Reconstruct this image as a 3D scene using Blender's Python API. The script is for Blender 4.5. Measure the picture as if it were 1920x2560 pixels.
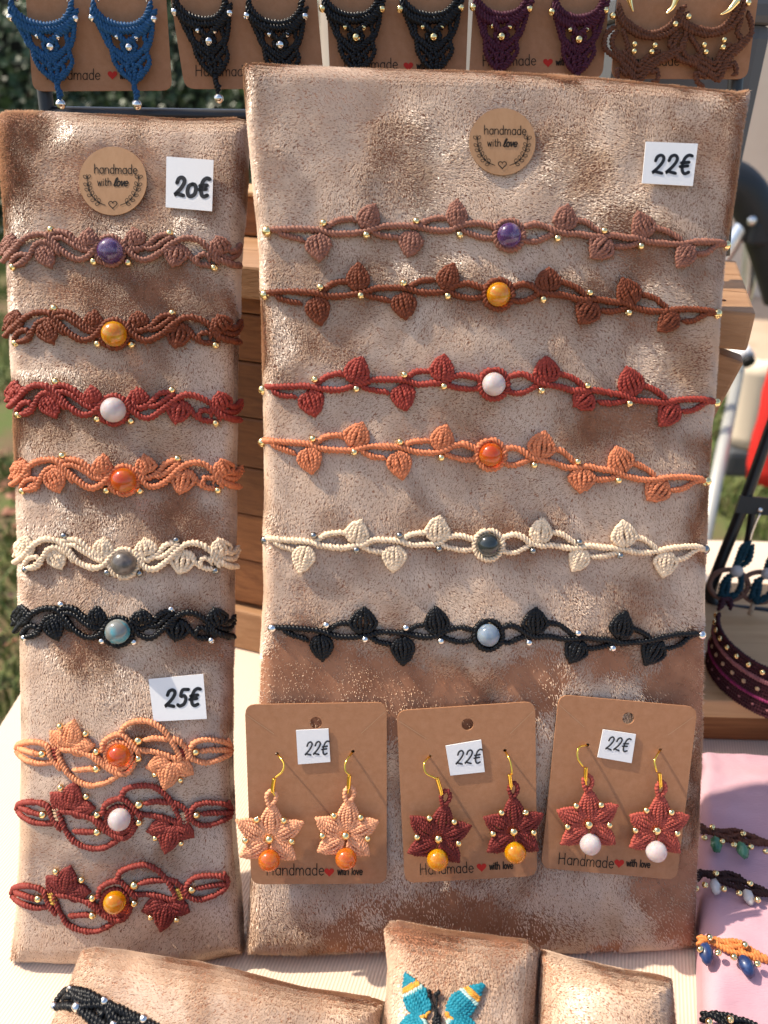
import bpy, bmesh, math, random
import numpy as np
from mathutils import Matrix, Vector

random.seed(7)
RNG = np.random.default_rng(11)
sc = bpy.context.scene
COL = sc.collection
for o in list(bpy.data.objects):
    bpy.data.objects.remove(o)

# ------------------------------------------------------------------ camera
F = 1950.0                                   # focal length in photograph pixels (1920 x 2560)
PITCH, ROLL = math.radians(28), math.radians(1.5)
CAM = np.array([0.0, 0.0, 0.265])            # metres above the table top (z = 0)
FW = np.array([0, math.cos(PITCH), -math.sin(PITCH)])
_r0 = np.array([1.0, 0, 0]); _u0 = np.array([0, math.sin(PITCH), math.cos(PITCH)])
RT = math.cos(ROLL) * _r0 + math.sin(ROLL) * _u0
UP = -math.sin(ROLL) * _r0 + math.cos(ROLL) * _u0
cd = bpy.data.cameras.new('camera'); cam = bpy.data.objects.new('camera', cd); COL.objects.link(cam)
cd.sensor_fit = 'VERTICAL'; cd.sensor_height = 36.0; cd.lens = F / 2560 * 36.0
cd.clip_start = 0.01; cd.clip_end = 400
cam.matrix_world = Matrix(((RT[0], UP[0], -FW[0], CAM[0]), (RT[1], UP[1], -FW[1], CAM[1]),
                           (RT[2], UP[2], -FW[2], CAM[2]), (0, 0, 0, 1)))
cd.dof.use_dof = True; cd.dof.focus_distance = 0.262; cd.dof.aperture_fstop = 13.0
sc.camera = cam

# ------------------------------------------------------------------ light
SUN = Vector((-0.60, 0.14, 0.77)).normalized()
w = bpy.data.worlds.new('World'); sc.world = w; w.use_nodes = True
nt = w.node_tree; nt.nodes.clear()
wo = nt.nodes.new('ShaderNodeOutputWorld'); bg = nt.nodes.new('ShaderNodeBackground')
sky = nt.nodes.new('ShaderNodeTexSky'); sky.sky_type = 'NISHITA'; sky.sun_disc = False
sky.sun_elevation = math.asin(SUN.z); sky.sun_rotation = math.atan2(SUN.x, SUN.y)
sky.dust_density = 2.5
bg.inputs['Strength'].default_value = 0.15
nt.links.new(sky.outputs[0], bg.inputs[0]); nt.links.new(bg.outputs[0], wo.inputs[0])
sl = bpy.data.lights.new('sun', 'SUN'); sl.energy = 4.0; sl.angle = math.radians(0.9); sl.color = (1.0, 0.89, 0.73)
sun = bpy.data.objects.new('sun', sl); COL.objects.link(sun)
sun.rotation_euler = SUN.to_track_quat('Z', 'Y').to_euler()
sc.view_settings.view_transform = 'Standard'; sc.view_settings.look = 'None'
sc.view_settings.exposure = 0.68; sc.view_settings.gamma = 1.0

# ------------------------------------------------------------------ projection helpers
def rays(px):
    px = np.atleast_2d(np.asarray(px, float))
    return FW + RT * ((px[:, 0:1] - 960) / F) - UP * ((px[:, 1:2] - 1280) / F)

class Plane:
    def __init__(s, o, n):
        s.o = np.asarray(o, float); s.n = np.asarray(n, float) / np.linalg.norm(n)
        s.surf = None
    def hit(s, px, h=0.0):
        d = rays(px); h = np.asarray(h, float)
        t = (np.dot(s.o - CAM, s.n) + h) / (d @ s.n)
        return CAM + d * np.reshape(t, (-1, 1))
    def pt(s, px, dh=0.0):
        """point seen at pixel px, dh metres above the surface that lies on this plane"""
        px = np.atleast_2d(np.asarray(px, float))
        h = s.surf(px) if s.surf is not None else 0.0
        return s.hit(px, h + dh)

def lean_plane(o, lean, yaw):
    l, y = math.radians(lean), math.radians(yaw)
    return Plane(o, (math.sin(y) * math.cos(l), -math.cos(y) * math.cos(l), math.sin(l)))

TABLE = Plane((0, 0, 0), (0, 0, 1))
def px_at(px, y):
    d = rays([px])[0]; return CAM + d * (y - CAM[1]) / d[1]
def ztab(px, z=0.0):
    return TABLE.hit(px, z)

# ------------------------------------------------------------------ mesh helpers
class MB:
    def __init__(s):
        s.v = []; s.q = []; s.t = []; s.n = 0
    def add(s, v, quads=None, tris=None):
        v = np.asarray(v, float).reshape(-1, 3); s.v.append(v)
        if quads is not None and len(quads): s.q.append(np.asarray(quads, int).reshape(-1, 4) + s.n)
        if tris is not None and len(tris): s.t.append(np.asarray(tris, int).reshape(-1, 3) + s.n)
        s.n += len(v)
    def mesh(s, name, base, smooth=True):
        V = np.concatenate(s.v) - np.asarray(base)
        Q = np.concatenate(s.q) if s.q else np.zeros((0, 4), int)
        T = np.concatenate(s.t) if s.t else np.zeros((0, 3), int)
        me = bpy.data.meshes.new(name)
        me.vertices.add(len(V)); me.vertices.foreach_set('co', V.astype(np.float32).ravel())
        nl = Q.size + T.size
        me.loops.add(nl); me.loops.foreach_set('vertex_index', np.concatenate([Q.ravel(), T.ravel()]).astype(np.int32))
        npoly = len(Q) + len(T); me.polygons.add(npoly)
        st = np.concatenate([np.arange(len(Q)) * 4, Q.size + np.arange(len(T)) * 3]).astype(np.int32)
        me.polygons.foreach_set('loop_start', st)
        me.polygons.foreach_set('use_smooth', np.full(npoly, smooth, bool))
        me.update(calc_edges=True); me.validate()
        return me

def thing(name, label, cat, loc, group=None):
    o = bpy.data.objects.new(name, None); COL.objects.link(o)
    o.empty_display_size = 0.01
    o.location = loc; o['label'] = label; o['category'] = cat
    if group: o['group'] = group
    return o

def part(name, mb, mat, parent, smooth=True, kind=None, label=None):
    """mesh from world coordinates, child of a thing that sits at its base with no rotation"""
    base = np.zeros(3); p = parent
    while p is not None:
        base = base + np.array(p.location); p = p.parent
    me = mb.mesh(name, base, smooth)
    o = bpy.data.objects.new(name, me); COL.objects.link(o); o.parent = parent
    me.materials.append(mat)
    if kind: o['kind'] = kind
    if label: o['label'] = label
    return o

def solo(name, mb, mat, label, cat, loc=None, group=None, smooth=True, kind=None):
    if loc is None: loc = np.concatenate(mb.v).mean(0)
    me = mb.mesh(name, loc, smooth)
    o = bpy.data.objects.new(name, me); COL.objects.link(o); o.location = loc
    me.materials.append(mat)
    if kind: o['kind'] = kind
    if label: o['label'] = label
    if cat: o['category'] = cat
    if group: o['group'] = group
    return o

def catmull(P, n=12):
    P = np.asarray(P, float)
    if len(P) < 3:
        t = np.linspace(0, 1, n)[:, None]; return P[0] * (1 - t) + P[-1] * t
    Q = np.vstack([2 * P[0] - P[1], P, 2 * P[-1] - P[-2]]); out = []
    t = np.linspace(0, 1, n, endpoint=False)[:, None]
    for i in range(1, len(Q) - 2):
        a, b, c, d = Q[i - 1], Q[i], Q[i + 1], Q[i + 2]
        out.append(.5 * ((2 * b) + (c - a) * t + (2 * a - 5 * b + 4 * c - d) * t ** 2 + (3 * b - a - 3 * c + d) * t ** 3))
    out.append(P[-1:]); return np.vstack(out)

def resample(P, step):
    d = np.r_[0, np.cumsum(np.linalg.norm(np.diff(P, axis=0), axis=1))]
    n = max(2, int(round(d[-1] / step)) + 1); s = np.linspace(0, d[-1], n)
    return np.stack([np.interp(s, d, P[:, k]) for k in range(3)], 1), s

def frames(P, nrm):
    T = np.gradient(P, axis=0); T /= np.linalg.norm(T, axis=1, keepdims=True) + 1e-12
    nrm = np.broadcast_to(nrm, P.shape)
    S = np.cross(T, nrm); S /= np.linalg.norm(S, axis=1, keepdims=True) + 1e-9
    return T, S, np.cross(S, T)

def tube(mb, P, r, nrm=(0, 0, 1), sides=8, cap=True):
    """plain round tube along 3-D points"""
    P = np.asarray(P, float); T, S, N = frames(P, np.asarray(nrm, float) + np.array([1e-4, 2e-4, 0]))
    r = np.broadcast_to(r, (len(P),))
    a = np.linspace(0, 2 * np.pi, sides, endpoint=False)
    V = P[:, None] + (S[:, None] * np.cos(a)[None, :, None] + N[:, None] * np.sin(a)[None, :, None]) * r[:, None, None]
    grid_tube(mb, V, cap)

def grid_tube(mb, V, cap=True):
    m, k = V.shape[:2]
    i = np.arange(m - 1)[:, None] * k; j = np.arange(k)[None]
    q = np.stack([i + j, i + (j + 1) % k, i + k + (j + 1) % k, i + k + j], -1).reshape(-1, 4)
    v = V.reshape(-1, 3); t = []
    if cap:
        v = np.vstack([v, V[0].mean(0), V[-1].mean(0)]); c0, c1 = m * k, m * k + 1
        jj = np.arange(k); t = np.vstack([np.stack([jj * 0 + c0, (jj + 1) % k, jj], 1),
                                          np.stack([jj * 0 + c1, (m - 1) * k + jj, (m - 1) * k + (jj + 1) % k], 1)])
    mb.add(v, q, t)

def rope3(mb, P, r, nrm, pitch=None, sides=8, slant=.55, flat=1.0, taper=True, bump=1.0):
    """knotted macrame cord: every half hitch is a raised coil"""
    pitch = pitch or r * 1.05
    P, s = resample(np.asarray(P, float), pitch / 4)
    if len(P) < 4: return
    T, S, N = frames(P, nrm)
    ph = (s / pitch) % 1.0
    prof = np.array([.66, .97, 1.06, .96])[(np.arange(len(P)) % 4)]
    prof = 1 - (1 - prof) * bump
    k = np.arange(len(P)) // 4
    jit = 1 + .07 * RNG.standard_normal(k.max() + 1)[k]
    rr = r * prof * jit
    if taper and len(P) > 8:
        e = np.minimum(np.arange(len(P)), np.arange(len(P))[::-1]) / 3.0
        rr = rr * np.clip(.55 + .45 * e, 0, 1)
    a = np.linspace(0, 2 * np.pi, sides, endpoint=False)
    ca, sa = np.cos(a)[None, :, None], np.sin(a)[None, :, None]
    V = P[:, None] + (S[:, None] * ca + N[:, None] * sa * flat) * rr[:, None, None] + T[:, None] * (ca * slant * r)
    grid_tube(mb, V)

def rope(mb, pl, pts, r, dh=0.0, pitch=None, **kw):
    """cord traced in photograph pixels, lying on surface pl"""
    pts = np.asarray(pts, float)
    if pts.shape[1] == 2: pts = np.c_[pts, np.zeros(len(pts))]
    C = catmull(pts)
    P = pl.pt(C[:, :2], r * .75 + dh + C[:, 2])
    rope3(mb, P, r, pl.n, pitch, **kw)

def ball(mb, c, r, n=None, flat=1.0, seg=14, rings=9, lump=0.0):
    n = np.array([0, 0, 1.0]) if n is None else np.asarray(n, float)
    a = np.cross(n, [0.3, 1, 0.2]); a /= np.linalg.norm(a); b = np.cross(n, a)
    th = np.linspace(0, np.pi, rings + 2)[1:-1]; ph = np.linspace(0, 2 * np.pi, seg, endpoint=False)
    x = np.sin(th)[:, None] * np.cos(ph); y = np.sin(th)[:, None] * np.sin(ph); z = np.cos(th)[:, None] + 0 * x
    k = 1 + (lump * RNG.standard_normal(x.shape) if lump else 0)
    V = c + r * (x * k)[..., None] * a + r * (y * k)[..., None] * b + r * flat * (z * k)[..., None] * n
    # n points out of the surface
    m, kk = rings, seg
    i = np.arange(m - 1)[:, None] * kk; j = np.arange(kk)[None]
    q = np.stack([i + j, i + kk + j, i + kk + (j + 1) % kk, i + (j + 1) % kk], -1).reshape(-1, 4)
    v = np.vstack([V.reshape(-1, 3), c + n * r * flat, c - n * r * flat]); c0, c1 = m * kk, m * kk + 1
    jj = np.arange(kk)
    t = np.vstack([np.stack([jj * 0 + c0, jj, (jj + 1) % kk], 1), np.stack([jj * 0 + c1, (m - 1) * kk + (jj + 1) % kk, (m - 1) * kk + jj], 1)])
    mb.add(v, q, t)

def bead(mb, c, r, axis, n, seg=14):
    """drilled metal bead: a barrel with a hole through it"""
    axis = np.asarray(axis, float); axis /= np.linalg.norm(axis)
    x = np.cross(axis, n); x /= np.linalg.norm(x); y = np.cross(axis, x)
    pr = [(.25, -.45), (.28, -.86), (.55, -.82), (.85, -.5), (1.0, 0), (.85, .5), (.55, .82), (.28, .86), (.25, .45)]
    a = np.linspace(0, 2 * np.pi, seg, endpoint=False)
    V = np.array([[c + r * (p * (math.cos(t) * x + math.sin(t) * y) + q * axis) for t in a] for p, q in pr])
    grid_tube(mb, V)

def box(mb, c, sx, sy, sz, ax=(1, 0, 0), ay=(0, 1, 0), az=(0, 0, 1), bev=0.0):
    ax, ay, az = [np.asarray(k, float) for k in (ax, ay, az)]
    c = np.asarray(c, float)
    if bev <= 0:
        v = [c + ax * sx * i / 2 + ay * sy * j / 2 + az * sz * k / 2 for k in (-1, 1) for i, j in ((-1, -1), (1, -1), (1, 1), (-1, 1))]
        mb.add(v, [(3, 2, 1, 0), (4, 5, 6, 7), (0, 1, 5, 4), (1, 2, 6, 5), (2, 3, 7, 6), (3, 0, 4, 7)]); return
    bm = bmesh.new(); bmesh.ops.create_cube(bm, size=1.0)
    for v in bm.verts: v.co = (v.co.x * sx, v.co.y * sy, v.co.z * sz)
    bmesh.ops.bevel(bm, geom=bm.edges[:], offset=bev, segments=2, profile=.6, affect='EDGES')
    bmesh.ops.triangulate(bm, faces=bm.faces[:]); bm.verts.index_update()
    mb.add([c + ax * v.co.x + ay * v.co.y + az * v.co.z for v in bm.verts], None, [[v.index for v in f.verts] for f in bm.faces]); bm.free()

# smooth value noise on a lattice, numpy
def vnoise(x, y, seed=0):
    x = np.asarray(x, float); y = np.asarray(y, float)
    g = np.random.default_rng(seed).random((64, 64))
    xi = np.floor(x).astype(int); yi = np.floor(y).astype(int); fx = x - xi; fy = y - yi
    fx = fx * fx * (3 - 2 * fx); fy = fy * fy * (3 - 2 * fy)
    G = lambda i, j: g[i % 64, j % 64]
    return (G(xi, yi) * (1 - fx) + G(xi + 1, yi) * fx) * (1 - fy) + (G(xi, yi + 1) * (1 - fx) + G(xi + 1, yi + 1) * fx) * fy
def fbm(x, y, seed=0, o=3):
    return sum(vnoise(x * 2 ** k, y * 2 ** k, seed + k) * .5 ** k for k in range(o)) / sum(.5 ** k for k in range(o))

# ------------------------------------------------------------------ materials
def mat(name, col, rough=.6, metal=0.0, spec=.4, **kw):
    m = bpy.data.materials.new(name); m.use_nodes = True
    b = m.node_tree.nodes['Principled BSDF']
    b.inputs['Base Color'].default_value = (*col, 1); b.inputs['Roughness'].default_value = rough
    b.inputs['Metallic'].default_value = metal; b.inputs['Specular IOR Level'].default_value = spec
    for k, v in kw.items():
        b.inputs[k.replace('_', ' ')].default_value = v
    return m

def nodes(m): return m.node_tree, m.node_tree.nodes['Principled BSDF']
def noise_col(m, c1, c2, scale, detail=3, rough=.5, stretch=(1, 1, 1), lo=.35, hi=.65, coord='Object', dist=0.0):
    nt, b = nodes(m); N = nt.nodes.new
    tc = N('ShaderNodeTexCoord'); mp = N('ShaderNodeMapping'); mp.inputs['Scale'].default_value = stretch
    nz = N('ShaderNodeTexNoise'); nz.inputs['Scale'].default_value = scale; nz.inputs['Detail'].default_value = detail
    nz.inputs['Roughness'].default_value = rough; nz.inputs['Distortion'].default_value = dist
    rp = N('ShaderNodeValToRGB'); rp.color_ramp.elements[0].position = lo; rp.color_ramp.elements[1].position = hi
    rp.color_ramp.elements[0].color = (*c1, 1); rp.color_ramp.elements[1].color = (*c2, 1)
    nt.links.new(tc.outputs[coord], mp.inputs[0]); nt.links.new(mp.outputs[0], nz.inputs[0])
    nt.links.new(nz.outputs[0], rp.inputs[0]); nt.links.new(rp.outputs[0], b.inputs['Base Color'])
    return nz, mp, rp
def noise_bump(m, scale, strength, dist, detail=2, stretch=(1, 1, 1)):
    nt, b = nodes(m); N = nt.nodes.new
    tc = N('ShaderNodeTexCoord'); mp = N('ShaderNodeMapping'); mp.inputs['Scale'].default_value = stretch
    nz = N('ShaderNodeTexNoise'); nz.inputs['Scale'].default_value = scale; nz.inputs['Detail'].default_value = detail
    bp = N('ShaderNodeBump'); bp.inputs['Strength'].default_value = strength; bp.inputs['Distance'].default_value = dist
    nt.links.new(tc.outputs['Object'], mp.inputs[0]); nt.links.new(mp.outputs[0], nz.inputs[0])
    nt.links.new(nz.outputs[0], bp.inputs['Height']); nt.links.new(bp.outputs[0], b.inputs['Normal'])

def cord_mat(name, col, rough=.6, spec=.22):
    m = mat('cord_' + name, col, rough, spec=spec)
    d = tuple(c * .72 for c in col); l = tuple(min(1, c * 1.18 + .004) for c in col)
    noise_col(m, d, l, 900, 2, lo=.3, hi=.7)
    return m
CORD = dict(
    mauve=cord_mat('mauve', (.26, .108, .072)), rust=cord_mat('rust_brown', (.165, .039, .014)),
    red=cord_mat('brick_red', (.28, .037, .024)), orange=cord_mat('terracotta', (.58, .185, .082)),
    cream=cord_mat('cream', (.80, .61, .42)), black=cord_mat('black', (.0035, .004, .0055), .36, .22),
    peach=cord_mat('peach', (.74, .29, .135)), wine=cord_mat('wine_red', (.25, .040, .028)),
    wine2=cord_mat('dark_wine', (.17, .023, .018)),
    brick=cord_mat('brick', (.37, .070, .048)), star_peach=cord_mat('star_peach', (.80, .36, .19)),
    blue=cord_mat('blue', (.014, .078, .19)), purple=cord_mat('purple', (.060, .007, .022)), brown=cord_mat('brown', (.12, .042, .020)),
    tan=cord_mat('tan', (.50, .34, .21)), mustard=cord_mat('mustard', (.55, .33, .06)), darkred=cord_mat('dark_red', (.22, .03, .02)),
    teal=cord_mat('teal', (.010, .20, .27)), dteal=cord_mat('dark_teal', (.006, .045, .065)), aqua=cord_mat('aqua', (.36, .52, .47)),
    gold=cord_mat('amber_yellow', (.70, .30, .04)), burg=cord_mat('burgundy', (.045, .008, .014)), magenta=cord_mat('magenta', (.22, .02, .09)),
    dusty=cord_mat('dusty_pink', (.28, .11, .12)), choc=cord_mat('chocolate', (.12, .042, .025)), dark=cord_mat('dark_brown', (.035, .012, .010)),
    amber=cord_mat('amber_orange', (.60, .20, .055)))
GOLD = mat('gold', (.95, .74, .36), .16, 1.0)
BRASS = mat('yellow_gold_wire', (.95, .62, .10), .14, 1.0)
SILVER = mat('silver', (.80, .77, .73), .17, 1.0)
GUN = mat('dark_silver', (.34, .33, .31), .22, 1.0)

def gem_mat(name, c1, c2, scale, trans=.35, rough=.04, lo=.35, hi=.65, sss=0.0, stretch=(1, 1, 1), dist=.6):
    m = mat('gem_' + name, c1, rough, spec=.5)
    noise_col(m, c1, c2, scale, 4, .55, stretch, lo, hi, dist=dist)
    nt, b = nodes(m)
    b.inputs['Transmission Weight'].default_value = trans; b.inputs['IOR'].default_value = 1.5
    b.inputs['Coat Weight'].default_value = .35; b.inputs['Coat Roughness'].default_value = .17
    if sss:
        b.inputs['Subsurface Weight'].default_value = sss; b.inputs['Subsurface Radius'].default_value = (1, .5, .25)
        b.inputs['Subsurface Scale'].default_value = .004
    return m
GEM = dict(
    amethyst=gem_mat('amethyst', (.15, .05, .25), (.56, .40, .66), 300, .70, lo=.46, hi=.66, sss=.2),
    citrine=gem_mat('citrine', (.97, .38, .001), (1.0, .62, .05), 420, .60, stretch=(1, .4, 1.6), lo=.48, hi=.68, sss=.7),
    rose=gem_mat('rose_quartz', (.74, .60, .58), (.88, .80, .78), 150, .45, sss=.35),
    carnelian=gem_mat('carnelian', (.85, .10, .002), (1.0, .34, .03), 130, .62, stretch=(.5, .5, 1.6), sss=.7),
    pyrite=gem_mat('grey_stone', (.060, .050, .042), (.15, .125, .105), 420, 0, .30),
    picasso=gem_mat('grey_jasper', (.02, .026, .026), (.24, .25, .23), 130, 0, .12, stretch=(.5, .5, 2.2), lo=.45, hi=.75),
    labradorite=gem_mat('labradorite', (.20, .21, .20), (.02, .36, .44), 150, .1, lo=.50, hi=.68),
    moon=gem_mat('pale_blue_chalcedony', (.24, .34, .46), (.44, .52, .60), 150, .5, sss=.2),
    green=gem_mat('green_aventurine', (.03, .14, .07), (.12, .30, .16), 200, .1, .25),
    clear=gem_mat('pale_quartz', (.55, .50, .47), (.75, .70, .66), 150, .2, .2),
    lapis=gem_mat('lapis', (.004, .011, .062), (.02, .055, .17), 420, 0, .45))

def velvet(name, c1, c2, rough=.35, spec=.62, sheen=.28):
    m = mat(name, c1, rough, spec=spec)
    noise_col(m, c1, c2, 55, 5, .65, (1, 1, .8), .36, .66, dist=1.2)
    nt, b = nodes(m); b.inputs['Sheen Weight'].default_value = sheen; b.inputs['Sheen Roughness'].default_value = .35
    b.inputs['Sheen Tint'].default_value = (1, .86, .74, 1)
    return m
NAP = velvet('rose_taupe_velvet_nap', (.64, .44, .30), (.76, .57, .42))
BACKING = mat('velvet_backing', (.335, .158, .086), .8)
noise_col(BACKING, (.25, .105, .054), (.34, .158, .086), 120, 3)

KRAFT = mat('kraft_card', (.35, .17, .085), .75, spec=.2)
noise_col(KRAFT, (.325, .152, .074), (.385, .19, .10), 420, 5, .7, lo=.3, hi=.7)
noise_bump(KRAFT, 1500, .12, .0004)
KRAFT2 = mat('kraft_sticker', (.40, .22, .11), .7, spec=.25)
noise_col(KRAFT2, (.37, .20, .10), (.43, .245, .13), 400, 5, .7, (1, 1, .2), lo=.3, hi=.7)
PAPER = mat('white_paper', (.74, .74, .74), .8, spec=.2)
noise_bump(PAPER, 900, .1, .0003)
INK = mat('black_ink', (.012, .012, .014), .5)
PRINT = mat('brown_black_print', (.022, .016, .012), .7, spec=.2)
GREYINK = mat('grey_pen_ink', (.030, .032, .038), .6)
REDINK = mat('red_print', (.42, .022, .015), .7, spec=.2)
CREASE = mat('card_crease', (.42, .25, .14), .8)

def wood_mat(name, c1, c2, axis=(1, 14, 14), scale=9, rough=.55):
    m = mat(name, c1, rough, spec=.35)
    noise_col(m, c1, c2, scale, 6, .62, axis, .32, .68, dist=.9)
    noise_bump(m, scale * 6, .25, .0012, 3, axis)
    return m
WOOD = wood_mat('stained_pine', (.15, .052, .016), (.28, .115, .040), (2.2, 30, 60), 6)
WOOD_L = wood_mat('light_pine', (.50, .29, .135), (.62, .39, .20), (2.2, 30, 60), 6)
WOOD_M = wood_mat('mid_pine', (.29, .15, .070), (.40, .225, .115), (2.2, 30, 60), 6)
WOOD_D = wood_mat('dark_pine', (.11, .04, .014), (.20, .08, .028), (2.2, 30, 60), 6)
BLACKM = mat('black_powder_coat', (.012, .012, .013), .38, spec=.5)

# tablecloth: fine diagonal rib woven in
CLOTH = mat('cream_ribbed_cloth', (.72, .60, .48), .8, spec=.2)
def _cloth():
    nt, b = nodes(CLOTH); N = nt.nodes.new
    tc = N('ShaderNodeTexCoord'); mp = N('ShaderNodeMapping'); mp.inputs['Rotation'].default_value = (0, 0, math.radians(16))
    wv = N('ShaderNodeTexWave'); wv.inputs['Scale'].default_value = 260; wv.inputs['Distortion'].default_value = .35; wv.inputs['Detail'].default_value = 1
    wv.inputs['Detail Scale'].default_value = .6
    rp = N('ShaderNodeValToRGB'); rp.color_ramp.elements[0].color = (.61, .48, .37, 1); rp.color_ramp.elements[1].color = (.76, .62, .49, 1)
    bp = N('ShaderNodeBump'); bp.inputs['Strength'].default_value = .35; bp.inputs['Distance'].default_value = .0003
    nt.links.new(tc.outputs['Object'], mp.inputs[0]); nt.links.new(mp.outputs[0], wv.inputs[0]); nt.links.new(wv.outputs['Fac'], rp.inputs[0])
    nt.links.new(rp.outputs[0], b.inputs['Base Color']); nt.links.new(wv.outputs['Fac'], bp.inputs['Height']); nt.links.new(bp.outputs[0], b.inputs['Normal'])
_cloth()

# ------------------------------------------------------------------ the setting
GZ = -0.78
def ground_sheet():
    mb = MB(); s = 60
    mb.add([(-s, -s, GZ), (s, -s, GZ), (s, s, GZ), (-s, s, GZ)], [(0, 1, 2, 3)])
    m = mat('soil_and_turf', (.10, .09, .05), .95, spec=.1)
    noise_col(m, (.16, .10, .065), (.10, .125, .042), 3.2, 8, .7, lo=.38, hi=.6)
    o = solo('ground', mb, m, None, None, (0, 0, GZ)); o['kind'] = 'structure'
ground_sheet()
def paving():
    mb = MB(); z = GZ + .004
    mb.add([(.9, 3.0, z), (6, 2.6, z), (7, 9, z), (.2, 9, z)], [(0, 1, 2, 3)])
    m = mat('pale_sandy_path', (.48, .36, .26), .9, spec=.1); noise_col(m, (.42, .31, .22), (.56, .43, .32), 4, 8, .7)
    o = solo('path', mb, m, None, None, (0, 0, z)); o['kind'] = 'structure'
paving()

def grass():
    m = mat('grass_blades', (.09, .15, .03), .6, spec=.3)
    noise_col(m, (.055, .10, .022), (.22, .24, .075), 5, 5, .7, lo=.35, hi=.65)
    def field(n, x0, x1, y0, y1, seed, thr):
        g = np.random.default_rng(seed)
        x = g.uniform(x0, x1, n); y = y0 + (y1 - y0) * g.random(n) ** 1.3
        keep = fbm(x * 2.1 + 20, y * 2.1 + 20, seed) > thr; x = x[keep]; y = y[keep]; n = len(x)
        h = g.uniform(.03, .09, n); a = g.uniform(0, 2 * np.pi, n); wd = g.uniform(.002, .0045, n); ln = g.uniform(.2, 1.0, n) * h
        la = g.uniform(0, 2 * np.pi, n)
        b = np.stack([x, y, np.full(n, GZ)], 1); sd = np.stack([np.cos(a), np.sin(a), 0 * a], 1) * wd[:, None]
        tip = b + np.stack([np.cos(la) * ln, np.sin(la) * ln, h], 1)
        mid = b + np.stack([np.cos(la) * ln * .3, np.sin(la) * ln * .3, h * .6], 1)
        v = np.stack([b - sd, b + sd, mid + sd * .7, mid - sd * .7, tip], 1).reshape(-1, 3)
        i = np.arange(n)[:, None] * 5
        return v, i + np.array([[0, 1, 2, 3]]), i + np.array([[3, 2, 4]])
    mb = MB()
    for a in ((80000, -4.5, -.25, .35, 6.6, 3, .40), (26000, .3, 2.2, .5, 3.0, 5, .36)): mb.add(*field(*a))
    solo('grass', mb, m, 'patchy sunlit lawn grass on the ground beyond the table', 'grass', (0, 0, GZ), kind='stuff', smooth=False)
    # fallen leaves on the bare soil beside the table
    g = np.random.default_rng(9); mb = MB(); n = 900
    x = g.uniform(-1.6, -.22, n); y = g.uniform(.3, 2.4, n); z = GZ + g.uniform(.004, .03, n); a = g.uniform(0, 6.28, n); s = g.uniform(.012, .035, n)
    up = g.uniform(-.012, .012, (n, 2))
    for k in range(n):
        c = np.array([x[k], y[k], z[k]]); d = np.array([math.cos(a[k]), math.sin(a[k]), 0]); e = np.array([-d[1], d[0], 0])
        mb.add([c - d * s[k], c + e * s[k] * .45 + [0, 0, up[k, 0]], c + d * s[k] * 1.1, c - e * s[k] * .45 + [0, 0, up[k, 1]]], [(0, 3, 2, 1)])
    lm = mat('dry_leaves', (.25, .10, .05), .7); noise_col(lm, (.10, .055, .035), (.42, .17, .09), 14, 2, lo=.3, hi=.7)
    solo('leaf_litter', mb, lm, 'dry brown and reddish leaf litter on bare soil left of the table', 'leaf litter', (0, 0, GZ), kind='stuff', smooth=False)
grass()

def hedge():
    t = thing('hedge', 'dark ivy hedge behind the hanging blue and black earrings', 'hedge', (-3.2, 6.3, GZ))
    g = np.random.default_rng(21)
    m = mat('ivy_leaf', (.03, .07, .022), .42, spec=.5); noise_col(m, (.014, .034, .014), (.075, .135, .040), 1.6, 5, .7, lo=.35, hi=.65)
    n = 13000; mb = MB()
    x = g.uniform(-6.2, .2, n); z = g.uniform(GZ, 2.0, n); dep = g.random(n) ** 1.7
    y = 6.0 + .8 * dep + .7 * fbm(x * .8 + 30, z * .8 + 30, 5)
    s = g.uniform(.035, .085, n); c = np.stack([x, y, z], 1)
    nr = np.stack([g.normal(0, .6, n), -np.ones(n), g.normal(.5, .6, n)], 1); nr /= np.linalg.norm(nr, axis=1)[:, None]
    tq = np.cross(nr, g.normal(0, 1, (n, 3))); tq /= np.linalg.norm(tq, axis=1)[:, None]; bq = np.cross(nr, tq)
    shape = [(-.1, 0), (.25, .62), (.45, .32), (1.0, 0), (.45, -.32), (.25, -.62)]
    v = np.stack([c + s[:, None] * (p * tq + q * bq) + nr * (s * .15 * abs(q))[:, None] for p, q in shape], 1).reshape(-1, 3)
    i = np.arange(n)[:, None] * 6
    mb.add(v, np.vstack([i + np.array([[0, 1, 2, 3]]), i + np.array([[0, 3, 4, 5]])]))
    part('foliage', mb, m, t, False, 'stuff')
    for k in range(14):
        xx = -6.0 + k * .44; P = [(xx + .09 * math.sin(j * 1.7 + k), 7.3 + .06 * math.cos(j + k), GZ + j * .36) for j in range(8)]
        mb = MB(); tube(mb, catmull(P, 4), .03, (0, 1, 0), 6); part('stem', mb, mat('ivy_stem', (.05, .035, .022), .9), t)
    mb = MB(); box(mb, (-3.0, 7.6, .5), 6.6, .05, 2.6)
    part('fence_panel', mb, mat('weathered_dark_fence', (.018, .02, .014), .9), t)
hedge()

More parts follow.
